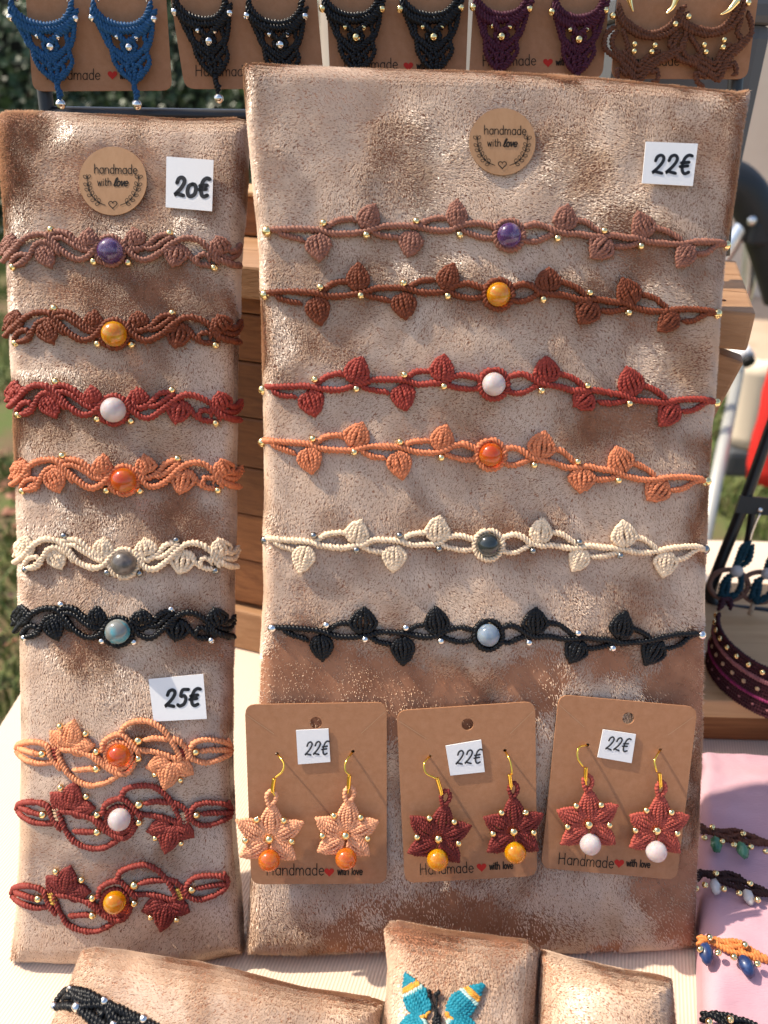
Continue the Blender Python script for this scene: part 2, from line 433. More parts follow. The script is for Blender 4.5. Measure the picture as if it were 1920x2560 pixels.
def far_wall():
    # pale fabric wall of the neighbouring stall, hung in shallow folds
    mb = MB(); nx, nz = 90, 3
    X = np.linspace(-.42, 5.2, nx); Z = np.linspace(GZ + .004, 2.2, nz)
    V = np.array([[(x, 4.9 + .045 * math.sin(x * 9 + .6 * math.sin(x * 4)) + .02 * math.sin(x * 23), z) for x in X] for z in Z])
    i = np.arange(nz - 1)[:, None] * nx; j = np.arange(nx - 1)[None]
    mb.add(V.reshape(-1, 3), np.stack([i + j, i + j + 1, i + nx + j + 1, i + nx + j], -1).reshape(-1, 4))
    V2 = V.copy(); V2[..., 1] += .01
    mb.add(V2.reshape(-1, 3), np.stack([i + nx + j, i + nx + j + 1, i + j + 1, i + j], -1).reshape(-1, 4))
    m = mat('beige_canvas', (.78, .64, .50), .85, spec=.15); noise_col(m, (.75, .60, .47), (.82, .68, .54), 3, 4)
    solo('canvas_wall', mb, m, 'pale beige canvas wall in the far background at the upper right', 'canvas wall', (2.5, 4.9, GZ))
far_wall()

# table with its cloth
TX0, TX1, TY0, TY1 = -.178, 1.3, -.35, .47
def tablecloth():
    mb = MB(); nx, ny = 60, 40
    X = np.linspace(TX0, TX1, nx); Y = np.linspace(TY0, TY1, ny)
    gx, gy = np.meshgrid(X, Y, indexing='ij')
    gz = .0012 * (fbm(gx * 14 + 9, gy * 14 + 9, 41) - .8)
    V = np.stack([gx, gy, gz], -1)
    i = np.arange(nx - 1)[:, None] * ny; j = np.arange(ny - 1)[None]
    mb.add(V.reshape(-1, 3), np.stack([i + j, i + ny + j, i + ny + j + 1, i + j + 1], -1).reshape(-1, 4))
    # skirt with folds, hanging from all four sides
    ring = [V[k, 0] for k in range(nx)] + [V[-1, k] for k in range(1, ny)] + [V[k, -1] for k in range(nx - 2, -1, -1)] + [V[0, k] for k in range(ny - 2, 0, -1)]
    ring = np.array(ring); c = np.array([(TX0 + TX1) / 2, (TY0 + TY1) / 2, 0])
    rows = []
    for f, dz in ((0, 0), (.25, -.004), (.5, -.012), (1, -.10), (1.1, -.4), (1.1, -.72)):
        out = np.zeros_like(ring)
        out[:, 0] = np.where(ring[:, 0] <= TX0 + 1e-6, -1, np.where(ring[:, 0] >= TX1 - 1e-6, 1, 0))
        out[:, 1] = np.where(ring[:, 1] <= TY0 + 1e-6, -1, np.where(ring[:, 1] >= TY1 - 1e-6, 1, 0))
        s = np.cumsum(np.r_[0, np.linalg.norm(np.diff(ring, axis=0), axis=1)])
        wv = .006 * f + .018 * max(0, -dz) * np.sin(s * 38)[:, None] * 1.0
        rows.append(ring + out * (wv if np.ndim(wv) else wv) + [0, 0, dz])
    R_ = np.array(rows); m_, k_ = R_.shape[:2]
    i = np.arange(m_ - 1)[:, None] * k_; j = np.arange(k_)[None]
    mb.add(R_.reshape(-1, 3), np.stack([i + j, i + k_ + j, i + k_ + (j + 1) % k_, i + (j + 1) % k_], -1).reshape(-1, 4))
    solo('tablecloth', mb, CLOTH, 'cream ribbed tablecloth under all the jewellery displays', 'tablecloth', (0, 0, 0))
tablecloth()

# ------------------------------------------------------------------ padded velvet boards
def poly(P):
    P = np.asarray(P, float); d = np.r_[0, np.cumsum(np.linalg.norm(np.diff(P, axis=0), axis=1))]; d /= d[-1]
    return lambda t: np.stack([np.interp(t, d, P[:, 0]), np.interp(t, d, P[:, 1])], -1)

def edge_grid(n, e):
    a = np.array([0, .12, .3, .55, .8, 1.0]) * e
    return np.r_[a, np.linspace(e, 1 - e, n)[1:-1], 1 - a[::-1]]

def scatter_nap(mb, V, Q, dens, length, width, seed, down, bias=None):
    """short pile fibres combed in swirling patches, like crushed velvet"""
    g = np.random.default_rng(seed)
    A, B, C, D = [V[Q[:, k]] for k in range(4)]
    nr = np.cross(C - A, D - B); ar = np.linalg.norm(nr, axis=1) / 2; nr = nr / (2 * ar[:, None] + 1e-15)
    n = int(ar.sum() * 1e4 * dens); f = g.choice(len(Q), n, p=ar / ar.sum())
    u = g.random((n, 1)); v = g.random((n, 1))
    P = (A[f] * (1 - u) + B[f] * u) * (1 - v) + (D[f] * (1 - u) + C[f] * u) * v
    N = nr[f]
    dn = down - N * (N @ down)[:, None]; dn /= np.linalg.norm(dn, axis=1)[:, None] + 1e-9
    sd = np.cross(N, dn)
    x = P[:, 0] + .3 * P[:, 1]; y = P[:, 2] + .7 * P[:, 1]
    a1 = fbm(x * 34 + 7, y * 30 + 3, seed, 4); a2 = fbm(x * 90 + 40, y * 80 + 13, seed + 9, 3)
    th = 6.0 * (a1 - .5) + 1.4 * (a2 - .5) + .28 * g.standard_normal(n)
    tl = .50 + 2.4 * (fbm(x * 52 + 2, y * 44 + 31, seed + 4, 3) - .5) + .8 * (vnoise(x * 14 + 3, y * 12 + 9, seed + 6) - .5) + .08 * g.standard_normal(n)
    bb = bias(P) if bias is not None else np.zeros(n)
    tl = tl + bb
    keep = g.random(n) > np.clip(.93 * np.clip(bb, 0, 1) + .50 * np.clip((tl - .85) / .4, 0, 1), 0, .93)
    P, N, dn, sd, th, tl = P[keep], N[keep], dn[keep], sd[keep], th[keep], tl[keep]; n = len(P)
    tl = np.clip(tl, .24, 1.42)
    dirn = dn * np.cos(th)[:, None] + sd * np.sin(th)[:, None]
    L = length * g.uniform(.7, 1.3, n)
    d3 = dirn * np.cos(tl)[:, None] + N * np.sin(tl)[:, None]
    wv = np.cross(N, dirn) * (width * g.uniform(.6, 1.2, n))[:, None]
    b = P + N * .00003
    mb.add(np.stack([b - wv / 2, b + wv / 2, b + d3 * L[:, None]], 1).reshape(-1, 3), None, np.arange(3 * n).reshape(-1, 3))

def pad(name, label, pl, top, right, bottom, left, thick, bulge, rr, seed, ns=90, nt_=160, wr=.0010, dens=1500, nmat=None, nap_len=.00085, nap_w=.00028, corner=0.0, cat='display board', group='velvet display pads', extra=None, bias=None):
    T_, R_, B_, L_ = poly(top), poly(right), poly(bottom), poly(left)
    wpx = np.linalg.norm(np.subtract(top[0], top[-1])); hpx = np.linalg.norm(np.subtract(left[0], left[-1]))
    k = pl.hit([top[0], top[-1], bottom[0]]); wm = np.linalg.norm(k[1] - k[0]); hm = np.linalg.norm(k[2] - k[0])
    ss = edge_grid(ns, rr / wm); tt = edge_grid(nt_, rr / hm)
    S, T = np.meshgrid(ss, tt, indexing='ij')
    def px_of(S, T):
        s = S[..., None]; t = T[..., None]
        tl, tr, br, bl = [np.asarray(p, float) for p in (top[0], top[-1], bottom[-1], bottom[0])]
        return (1 - t) * T_(S) + t * B_(S) + (1 - s) * L_(T) + s * R_(T) - ((1 - s) * (1 - t) * tl + s * (1 - t) * tr + s * t * br + (1 - s) * t * bl)
    def height(S, T):
        dx = np.minimum(np.clip(S, 0, 1), 1 - np.clip(S, 0, 1)) * wm; dy = np.minimum(np.clip(T, 0, 1), 1 - np.clip(T, 0, 1)) * hm
        dr = lambda d: rr - np.sqrt(np.maximum(rr ** 2 - np.maximum(rr - d, 0) ** 2, 0))
        h = bulge * (1 - (2 * np.clip(S, 0, 1) - 1) ** 2) ** .9 * (1 - (2 * np.clip(T, 0, 1) - 1) ** 4) ** .6
        h = h + wr * 2 * (fbm(S * wm * 48 + 5, T * hm * 30 + 3, seed, 3) - .5) + wr * 1.0 * (fbm(S * wm * 20 + T * hm * 9, T * hm * 11 + 8, seed + 3, 2) - .5) * 2
        if extra is not None: h = h + extra(S, T)
        return h - np.maximum(dr(dx), dr(dy))
    def surf(px):
        lx = np.interp(px[:, 1], np.array(left)[:, 1], np.array(left)[:, 0]); rx = np.interp(px[:, 1], np.array(right)[:, 1], np.array(right)[:, 0])
        s = (px[:, 0] - lx) / (rx - lx)
        ty = np.interp(px[:, 0], np.array(top)[:, 0], np.array(top)[:, 1]); by = np.interp(px[:, 0], np.array(bottom)[:, 0], np.array(bottom)[:, 1])
        t = (px[:, 1] - ty) / (by - ty)
        out = np.maximum(np.maximum(-s, s - 1), 0) * wm
        return height(np.clip(s, 0, 1), np.clip(t, 0, 1)) - np.minimum(out * 1.5, .004)
    PX = px_of(S, T); H = height(S, T)
    base = pl.hit(PX.reshape(-1, 2), 0.0).reshape(*PX.shape[:2], 3)
    V = pl.hit(PX.reshape(-1, 2), H.ravel()).reshape(*PX.shape[:2], 3); base = V - pl.n * H[..., None]
    a, b = V.shape[:2]
    i = np.arange(a - 1)[:, None] * b; j = np.arange(b - 1)[None]
    quads = np.stack([i + j, i + j + 1, i + b + j + 1, i + b + j], -1).reshape(-1, 4)
    rim = np.r_[np.arange(a) * b, (a - 1) * b + np.arange(1, b), np.arange(a - 2, -1, -1) * b + b - 1, np.arange(b - 2, 0, -1)]
    Vf = V.reshape(-1, 3); nb = len(Vf); k = len(rim)
    c0 = base.reshape(-1, 3).mean(0)
    rimv = base.reshape(-1, 3)[rim]
    rows = [Vf]; q = [quads]; prev = rim
    for f, ins in ((.35, -.0006), (.7, -.0003), (1.0, .003)):
        dirc = c0 - rimv; dirc /= np.linalg.norm(dirc, axis=1)[:, None]
        nv = rimv + pl.n * (-rr - (thick - rr) * f) + dirc * ins
        cur = nb + np.arange(k); rows.append(nv); jj = np.arange(k)
        q.append(np.stack([prev[jj], prev[(jj + 1) % k], cur[(jj + 1) % k], cur[jj]], 1)); prev = cur; nb += k
    cen = (rows[-1]).mean(0)
    allv = np.vstack(rows + [cen[None]]); Q = np.vstack(q)
    jj = np.arange(k); tr = np.stack([prev[jj], prev[(jj + 1) % k], np.full(k, nb)], 1)
    # orientation check
    f0 = Q[len(quads) // 2]; nn = np.cross(allv[f0[2]] - allv[f0[0]], allv[f0[3]] - allv[f0[1]])
    if nn @ pl.n < 0: Q = Q[:, ::-1]; tr = tr[:, ::-1]
    mb = MB(); mb.add(allv, Q, tr)
    lo = allv[np.argmin(allv[:, 2])]
    th = thing(name, label, cat, (allv[:, 0].mean(), allv[:, 1].mean(), allv[:, 2].min()), group)
    part('padded_body', mb, BACKING, th)
    dn = base[a // 2, -1] - base[a // 2, 0]; dn /= np.linalg.norm(dn)
    if dens:
        mb = MB(); scatter_nap(mb, allv, Q, dens, nap_len, nap_w, seed, dn, bias)
        part('velvet_nap', mb, nmat or NAP, th, False, 'stuff')
    pl.surf = surf
    return th

o_ = ztab([(1178, 2380)], .006)[0]
RP = lean_plane(o_, 22, 4)
_zb = RP.hit([(1100, 1720), (1100, 2270)])[:, 2]
def lower_brush(P):
    # the pile is brushed upright in a wide band below the black strand and along the foot
    n1 = fbm(P[:, 0] * 38 + 11, P[:, 2] * 38 + 5, 91, 3)
    return 3.3 * np.exp(-((P[:, 2] - _zb[0]) / .016) ** 2) * np.clip(n1 - .30, 0, 1) + 2.4 * np.exp(-((P[:, 2] - _zb[1]) / .024) ** 2) * np.clip(n1 - .28, 0, 1)
pad('velvet_display_board', 'wide rose-taupe velvet board holding six leafy vine bracelets and three earring cards', RP,
    [(608, 170), (618, 158), (760, 166), (1000, 174), (1240, 180), (1500, 196), (1700, 216), (1850, 232), (1874, 226)],
    [(1874, 226), (1856, 330), (1838, 480), (1812, 640), (1798, 800), (1785, 1000), (1770, 1200), (1762, 1400), (1760, 1650), (1752, 1900), (1742, 2200), (1736, 2368)],
    [(618, 2382), (760, 2386), (1000, 2378), (1300, 2382), (1560, 2380), (1736, 2368)],
    [(608, 170), (622, 330), (640, 520), (652, 640), (660, 900), (664, 1200), (662, 1500), (652, 1700), (640, 1950), (628, 2200), (618, 2382)],
    .014, .0030, .0045, 3, 110, 190, .0011, bias=lower_brush)
o_ = ztab([(316, 2396)], .006)[0]
LP = lean_plane(o_, 26.5, 3)
pad('velvet_display_board', 'narrow rose-taupe velvet board holding nine bracelets, at the left', LP,
    [(-6, 296), (12, 280), (130, 280), (300, 288), (460, 298), (590, 296), (620, 304)],
    [(620, 304), (614, 420), (604, 560), (594, 700), (588, 900), (584, 1150), (578, 1400), (574, 1700), (576, 1900), (584, 2100), (598, 2250), (606, 2382)],
    [(28, 2400), (150, 2410), (300, 2412), (480, 2408), (606, 2382)],
    [(-6, 296), (2, 420), (14, 600), (26, 850), (36, 1100), (46, 1350), (50, 1600), (54, 1850), (50, 2100), (40, 2280), (28, 2400)],
    .014, .0048, .0050, 17, 70, 190, .0011)

# ------------------------------------------------------------------ lettering drawn with strokes
GL = {
    'h': (.46, [[(0, 1), (0, 0)], [(0, .36), (.1, .54), (.24, .6), (.38, .5), (.4, .32), (.4, 0)]]),
    'a': (.46, [[(.4, .44), (.3, .57), (.16, .59), (.03, .44), (.01, .25), (.08, .06), (.22, 0), (.36, .08), (.4, .2)], [(.4, .6), (.4, 0)]]),
    'n': (.46, [[(0, .6), (0, 0)], [(0, .36), (.1, .54), (.24, .6), (.38, .5), (.4, .32), (.4, 0)]]),
    'd': (.46, [[(.4, .44), (.3, .57), (.16, .59), (.03, .44), (.01, .25), (.08, .06), (.22, 0), (.36, .08), (.4, .2)], [(.4, 1), (.4, 0)]]),
    'm': (.70, [[(0, .6), (0, 0)], [(0, .36), (.08, .54), (.18, .6), (.3, .5), (.32, .32), (.32, 0)], [(.32, .36), (.4, .54), (.5, .6), (.62, .5), (.64, .32), (.64, 0)]]),
    'e': (.44, [[(.02, .31), (.4, .33), (.36, .5), (.22, .6), (.06, .48), (.01, .27), (.1, .06), (.24, 0), (.38, .1)]]),
    'w': (.62, [[(0, .6), (.14, 0)], [(.14, 0), (.29, .52)], [(.29, .52), (.44, 0)], [(.44, 0), (.58, .6)]]),
    'i': (.14, [[(.04, .6), (.04, 0)], [(.04, .82), (.04, .87)]]),
    't': (.32, [[(.1, .92), (.1, .14), (.16, .02), (.28, .03)], [(0, .6), (.28, .6)]]),
    'l': (.16, [[(.05, 1), (.05, 0)]]),
    'L': (.34, [[(0, .12), (.16, .45), (.3, .86), (.24, 1.02), (.12, .84), (.06, .4), (.08, .08), (.18, 0), (.32, .12)]]),
    'o': (.46, [[(.2, .6), (.05, .48), (.01, .28), (.08, .06), (.22, 0), (.36, .1), (.4, .3), (.34, .5), (.2, .6)]]),
    'v': (.44, [[(0, .6), (.19, 0)], [(.19, 0), (.38, .6)]]),
    'V': (.44, [[(0, .5), (.06, .6), (.12, .3), (.17, .02), (.3, .3), (.36, .58), (.44, .48)]]),
    'H': (.62, [[(0, 1), (0, 0)], [(.5, 1), (.5, 0)], [(0, .52), (.5, .52)]]),
    ' ': (.3, []),
    '2': (.62, [[(.04, .70), (.10, .92), (.28, 1), (.44, .88), (.44, .66), (.28, .36), (.02, .06), (.12, .13), (.24, .09), (.52, .02)]]),
    '0': (.60, [[(.24, .66), (.06, .56), (.0, .3), (.1, .04), (.28, .0), (.46, .14), (.48, .42), (.38, .62), (.24, .66)]]),
    '5': (.60, [[(.50, .98), (.16, .96), (.12, .60), (.32, .62), (.44, .42), (.38, .14), (.16, .02), (.02, .10)]]),
    'E': (.58, [[(.50, .96), (.32, 1.0), (.14, .84), (.08, .46), (.16, .12), (.32, .0), (.50, .08)], [(.0, .58), (.40, .62)], [(-.02, .38), (.38, .42)]]),
}
def stroke(mb, pl, P, wpx, h, smooth=True):
    """flat ink line through pixel points"""
    P = np.asarray(P, float)
    if smooth and len(P) > 2: P = catmull(P, 6)
    if len(P) < 2: return
    T = np.gradient(P, axis=0); T /= np.linalg.norm(T, axis=1)[:, None] + 1e-9
    N = np.stack([-T[:, 1], T[:, 0]], 1)
    ex = T[0] * wpx * .0
    A = pl.hit(P + N * wpx / 2, h); B = pl.hit(P - N * wpx / 2, h); n = len(P)
    j = np.arange(n - 1); mb.add(np.vstack([A, B]), np.stack([j, j + 1, n + j + 1, n + j], 1))
    a = np.linspace(0, 2 * np.pi, 9)[:-1]
    for e in (P[0], P[-1]):
        C = pl.hit(np.vstack([e[None] + wpx / 2 * np.stack([np.cos(a), np.sin(a)], 1)]), h)
        mb.add(C, None, [(0, k, k + 1) for k in range(1, 7)])

def text(mb, pl, s, x, y, size, wpx, h, ang=0.0, sx=1.0, slant=0.0, gap=.0):
    """baseline starts at (x, y); size is the height of a capital in pixels; returns width"""
    ca, sa = math.cos(math.radians(ang)), math.sin(math.radians(ang)); cx = 0.0
    for ch in s:
        adv, st = GL[ch]
        for p in st:
            q = []
            for gx, gy in p:
                u = (cx + gx * sx + slant * gy) * size; v = -gy * size
                q.append((x + u * ca - v * sa, y + u * sa + v * ca))
            stroke(mb, pl, q, wpx, h)
        cx += (adv + .12 + gap) * sx
    return cx * size

def heart_pts(cx, cy, s, ang=0):
    t = np.linspace(0, 2 * np.pi, 28, endpoint=False)
    x = 16 * np.sin(t) ** 3 / 17; y = -(13 * np.cos(t) - 5 * np.cos(2 * t) - 2 * np.cos(3 * t) - np.cos(4 * t)) / 17
    a = math.radians(ang); return np.stack([cx + s * (x * math.cos(a) - y * math.sin(a)), cy + s * (x * math.sin(a) + y * math.cos(a))], 1)
def fill(mb, pl, P, h):
    c = P.mean(0)[None]; n = len(P); V = pl.hit(np.vstack([P, c]), h)
    j = np.arange(n); mb.add(V, None, np.stack([j, np.full(n, n), (j + 1) % n], 1))

class Flat:
    """a local flat plane parallel to pl at the height found at one pixel"""
    def __init__(s, pl, px, lift):
        h = (pl.surf(np.atleast_2d(np.asarray(px, float)))[0] if pl.surf is not None else 0) + lift
        s.o = pl.o + pl.n * h; s.n = pl.n; s.surf = None
    hit = Plane.hit; pt = Plane.pt

def sheet(mb, pl, outline, h0, thick, hole=None):
    """cut card: pixel outline, real thickness, optional punched hole"""
    bm = bmesh.new(); edges = []
    loops = [np.asarray(outline, float)] + [np.asarray(q, float) for q in (hole or [])]
    P3 = []
    for L in loops:
        V = pl.hit(L, h0); vs = [bm.verts.new(p) for p in V]
        edges += [bm.edges.new((vs[k], vs[(k + 1) % len(vs)])) for k in range(len(vs))]
    bmesh.ops.triangle_fill(bm, use_beauty=True, use_dissolve=False, edges=edges, normal=Vector(pl.n))
    bm.verts.index_update()
    V = np.array([v.co for v in bm.verts]); T = []
    for f in bm.faces:
        id_ = [v.index for v in f.verts]
        nn = np.cross(V[id_[1]] - V[id_[0]], V[id_[2]] - V[id_[0]])
        T.append(id_ if nn @ pl.n > 0 else id_[::-1])
    T = np.array(T); n = len(V); bm.free()
    mb.add(V, None, T); mb.add(V - pl.n * thick, None, T[:, ::-1])
    k = 0
    for li, L in enumerate(loops):
        m = len(L); j = np.arange(m) + k; j2 = (np.arange(m) + 1) % m + k
        q = np.stack([np.arange(m), (np.arange(m) + 1) % m, m + (np.arange(m) + 1) % m, m + np.arange(m)], 1)
        W = np.vstack([V[j], V[j] - pl.n * thick])
        # outward test
        a = W[q[0]]; nn = np.cross(a[1] - a[0], a[3] - a[0]); outw = a.mean(0) - V[j].mean(0)
        if (nn @ outw > 0) != (li == 0): q = q[:, ::-1]
        mb.add(W, q); k += m

def rounded(q, r, n=5):
    q = np.asarray(q, float); out = []
    for k in range(len(q)):
        a, b, c = q[k - 1], q[k], q[(k + 1) % len(q)]
        u = (a - b) / np.linalg.norm(a - b); v = (c - b) / np.linalg.norm(c - b)
        for t in np.linspace(0, 1, n):
            p0, p2 = b + u * r, b + v * r; out.append((1 - t) ** 2 * p0 + 2 * t * (1 - t) * b + t * t * p2)
    return np.array(out)

# ------------------------------------------------------------------ stickers and price tags
def round_sticker(pl, cx, cy, r, label):
    fl = Flat(pl, (cx, cy), .0013)
    a = np.linspace(0, 2 * np.pi, 48, endpoint=False)
    th = thing('round_sticker', label, 'sticker', fl.hit([(cx, cy)])[0], 'round kraft stickers')
    mb = MB(); sheet(mb, fl, np.stack([cx + r * np.cos(a), cy + r * 1.01 * np.sin(a)], 1), 0, .0004); th0 = th; th = part('paper_disc', mb, KRAFT2, th, False)
    mb = MB(); h = .00012; k = r / 85
    wd = 0
    text(mb, fl, 'handmade', cx - 46 * k, cy - 19 * k, 23 * k, 2.3 * k, h, 1.0, .98)
    text(mb, fl, 'with', cx - 38 * k, cy + 12 * k, 19 * k, 2.1 * k, h, 0, .95)
    text(mb, fl, 'LoVe', cx + 2 * k, cy + 13 * k, 20 * k, 3.4 * k, h, 0, 1.0, .22, -.10)
    part('lettering', mb, PRINT, th, False)
    mb = MB()
    for s in (-1, 1):
        st = np.array([(-19, 61), (-38, 52), (-53, 36), (-62, 14), (-65, -16)], float)
        st = st * [-s, 1] * k if s > 0 else st * k
        C = catmull(st, 8) + [cx, cy]; stroke(mb, fl, C, 1.8 * k, h, False)
        for q, i in enumerate((5, 10, 15, 20, 24, 29)):
            i = min(i, len(C) - 2)
            d = C[i + 1] - C[i - 1]; d /= np.linalg.norm(d)
            for sd in (-1, 1):
                e = d * .75 + np.array([-d[1], d[0]]) * sd * .66; e /= np.linalg.norm(e); f = np.array([-e[1], e[0]])
                L = 13 * k; o = C[i]
                lp = [o + e * L * (.25 + .75 * (1 - math.cos(t)) / 2) + f * L * .26 * math.sin(t) for t in np.linspace(0, 2 * np.pi, 13)]
                stroke(mb, fl, [o, o + e * L * .25], 1.5 * k, h, False); stroke(mb, fl, lp, 1.5 * k, h, False)
    part('wreath', mb, PRINT, th, False)
    mb = MB(); hp = heart_pts(cx, cy + 59 * k, 11 * k); stroke(mb, fl, np.vstack([hp, hp[:1]]), 2.2 * k, h, False)
    part('heart_outline', mb, PRINT, th, False)
round_sticker(LP, 282, 452, 85, 'round kraft "handmade with love" sticker beside the 20€ tag')
round_sticker(RP, 1256, 354, 83, 'round kraft "handmade with love" sticker on the wide velvet board')

def price_tag(pl, quad, txt, x, y, size, wpx, label, lift, ang=0, ink=None, sx=1.0, slant=.22, surf=True):
    c = np.mean(quad, 0); fl = Flat(pl, c, lift)
    th = thing('price_tag', label, 'price tag', fl.hit([c])[0], 'white handwritten price tags')
    mb = MB(); sheet(mb, fl, quad, 0, .00035); pp = part('paper', mb, PAPER, th, False)
    mb = MB(); text(mb, fl, txt, x, y, size, wpx, .00012, ang, sx, slant, -.02); part('handwriting', mb, ink or INK, pp, False)
price_tag(LP, [(416, 391), (534, 400), (530, 528), (414, 518)], '20E', 436, 489, 46, 10, 'white paper tag reading 20€ at the top of the narrow board', .0016, 2, sx=.92, slant=.12)
price_tag(RP, [(1615, 354), (1745, 359), (1732, 465), (1605, 458)], '22E', 1630, 434, 46, 8, 'white paper tag reading 22€ at the top of the wide velvet board', .0016, 0, sx=1.02)
price_tag(LP, [(371, 1698), (508, 1685), (517, 1797), (384, 1804)], '25E', 412, 1768, 42, 8.5, 'white paper tag reading 25€ above the three maple leaf bracelets', .0016, -3, sx=1.02)

# ------------------------------------------------------------------ macrame pieces
def leaf_lanes(base, tip, hw, lanes=(.86, .44, 0.0), gap=.12, sharp=False):
    """pixel polylines of the cords that make one knotted leaf, base to tip; third value is height in metres"""
    B = np.asarray(base, float); T = np.asarray(tip, float); a = T - B; p = np.array([-a[1], a[0]]) / (np.linalg.norm(a) + 1e-9)
    out = []
    for s in (-1, 1):
        for k, w_ in enumerate(lanes):
            if w_ == 0 and s > 0: continue
            st = .02 + .16 * (1 - w_) + (.16 if w_ == 0 else 0); en = 1.0 - .30 * w_ * .5
            e = .10 * w_ + .02
            z = .0007 * (1 - w_)
            if sharp:
                en = 1.0 - .10 * w_
                out.append([(*(B + a * (.03 + .05 * w_) + p * s * hw * (.10 + .16 * w_)), 0), (*(B + a * .24 + p * s * hw * w_ * .80), z * .5), (*(B + a * .44 + p * s * hw * w_), z), (*(B + a * .72 + p * s * hw * w_ * .60), z * .6), (*(B + a * en + p * s * hw * (.04 + .10 * w_)), 0)]); continue
            out.append([(*(B + a * st + p * s * hw * (gap + .35 * w_)), z * .4), (*(B + a * (.32) + p * s * hw * w_), z),
                        (*(B + a * .62 + p * s * hw * w_ * .82), z), (*(B + a * (.86 if w_ > .3 else .9) + p * s * hw * w_ * .45), z * .7), (*(B + a * en + p * s * hw * e), 0)])
    return out

def add_leaf(th, pl, base, tip, hw, m, r, dh=0.0, lanes=(.95, .50, 0.0), gap=.12, name='leaf', lift=0.0, sharp=True):
    mb = MB()
    for L in leaf_lanes(base, tip, hw, lanes, gap, sharp):
        L = [(x + RNG.normal(0, .5), y + RNG.normal(0, .5), z) for x, y, z in L]
        rope(mb, pl, L, r, dh + lift, r * 1.35, bump=.7)
    return part(name, mb, m, th)

def add_cord(th, pl, pts, m, r, dh=0.0, name='cord', pitch=None):
    mb = MB(); rope(mb, pl, pts, r, dh, pitch or r * 1.15); return part(name, mb, m, th)
def add_bead(th, pl, px, rpx, m, dh=.0010, axis=None):
    mb = MB(); r = rpx * .000135
    c = pl.pt([px], dh + r * .4)[0]
    ang = RNG.uniform(0, np.pi); x = np.cross(pl.n, [.12, .9, .4]); x /= np.linalg.norm(x); y = np.cross(pl.n, x)
    ax = (x * math.cos(ang) + y * math.sin(ang)) + pl.n * RNG.uniform(-.3, .9)
    bead(mb, c, r, ax, pl.n + np.array([.01, .02, .03])); return part('bead', mb, m, th)
def add_gem(th, pl, px, rpx, m, dh=.001):
    mb = MB(); r = rpx * .000135; c = pl.pt([px], dh + r * .55)[0]; ball(mb, c, r, pl.n, .9, 32, 20)
    return part('gemstone', mb, m, th)
def ring_pts(cx, cy, rx, ry, a0=0, a1=360, n=16):
    a = np.radians(np.linspace(a0, a1, n)); return np.stack([cx + rx * np.cos(a), cy + ry * np.sin(a)], 1)

# ---- six vine bracelets on the wide board (template: the cream one)
def z3(p): return np.array(p, float) / 2.592 + [600, 850]
def z4(p): return np.array(p, float) / 2.4397 + [1240, 850]
VX = [z3([(175, 1287), (300, 1295), (430, 1305), (540, 1335), (650, 1342), (740, 1337), (800, 1322), (860, 1302), (960, 1300), (1040, 1306), (1120, 1326), (1210, 1326), (1280, 1316), (1350, 1280), (1430, 1270), (1510, 1292), (1548, 1305)]),
      z3([(215, 1308), (290, 1345), (370, 1368)]), z3([(480, 1312), (560, 1262), (650, 1248), (690, 1262)]), z3([(780, 1338), (860, 1370), (945, 1378)]),
      z3([(1040, 1302), (1110, 1257), (1215, 1245)]), z3([(1290, 1318), (1360, 1345), (1440, 1362), (1510, 1352), (1545, 1335)])]
VR = [z4([(30, 1212), (100, 1190), (160, 1207), (210, 1240), (270, 1256), (350, 1256), (430, 1270), (500, 1266), (570, 1256), (650, 1266), (720, 1266), (800, 1286), (880, 1296), (970, 1290), (1060, 1272), (1150, 1262), (1230, 1262), (1270, 1270)]),
      z4([(30, 1292), (100, 1296), (160, 1275), (215, 1247)]), z4([(325, 1172), (400, 1182), (450, 1216), (500, 1260)]), z4([(570, 1322), (650, 1322), (730, 1296), (765, 1274)]),
      z4([(825, 1195), (900, 1216), (960, 1256), (990, 1284)]), z4([(1070, 1347), (1150, 1327), (1210, 1284), (1255, 1272)])]
VLEAF = [(z3((432, 1325)), z3((448, 1492))), (z3((742, 1325)), z3((778, 1158))), (z3((1004, 1325)), z3((1042, 1492))), (z3((1272, 1315)), z3((1300, 1142))),
         (z4((268, 1248)), z4((262, 1086))), (z4((535, 1268)), z4((458, 1398))), (z4((795, 1268)), z4((742, 1112))), (z4((1045, 1284)), z4((965, 1420)))]
VBEAD = [z3((478, 1268)), z3((755, 1354)), z3((1025, 1268)), z3((1293, 1344)), z4((228, 1288)), z4((508, 1230)), z4((755, 1314))]
K = 1.1573
TMPL = dict(left=573, gem=1055, right=1525, up=(770, 947, 1170, 1343), hang=(668, 857, 1250, 1425))
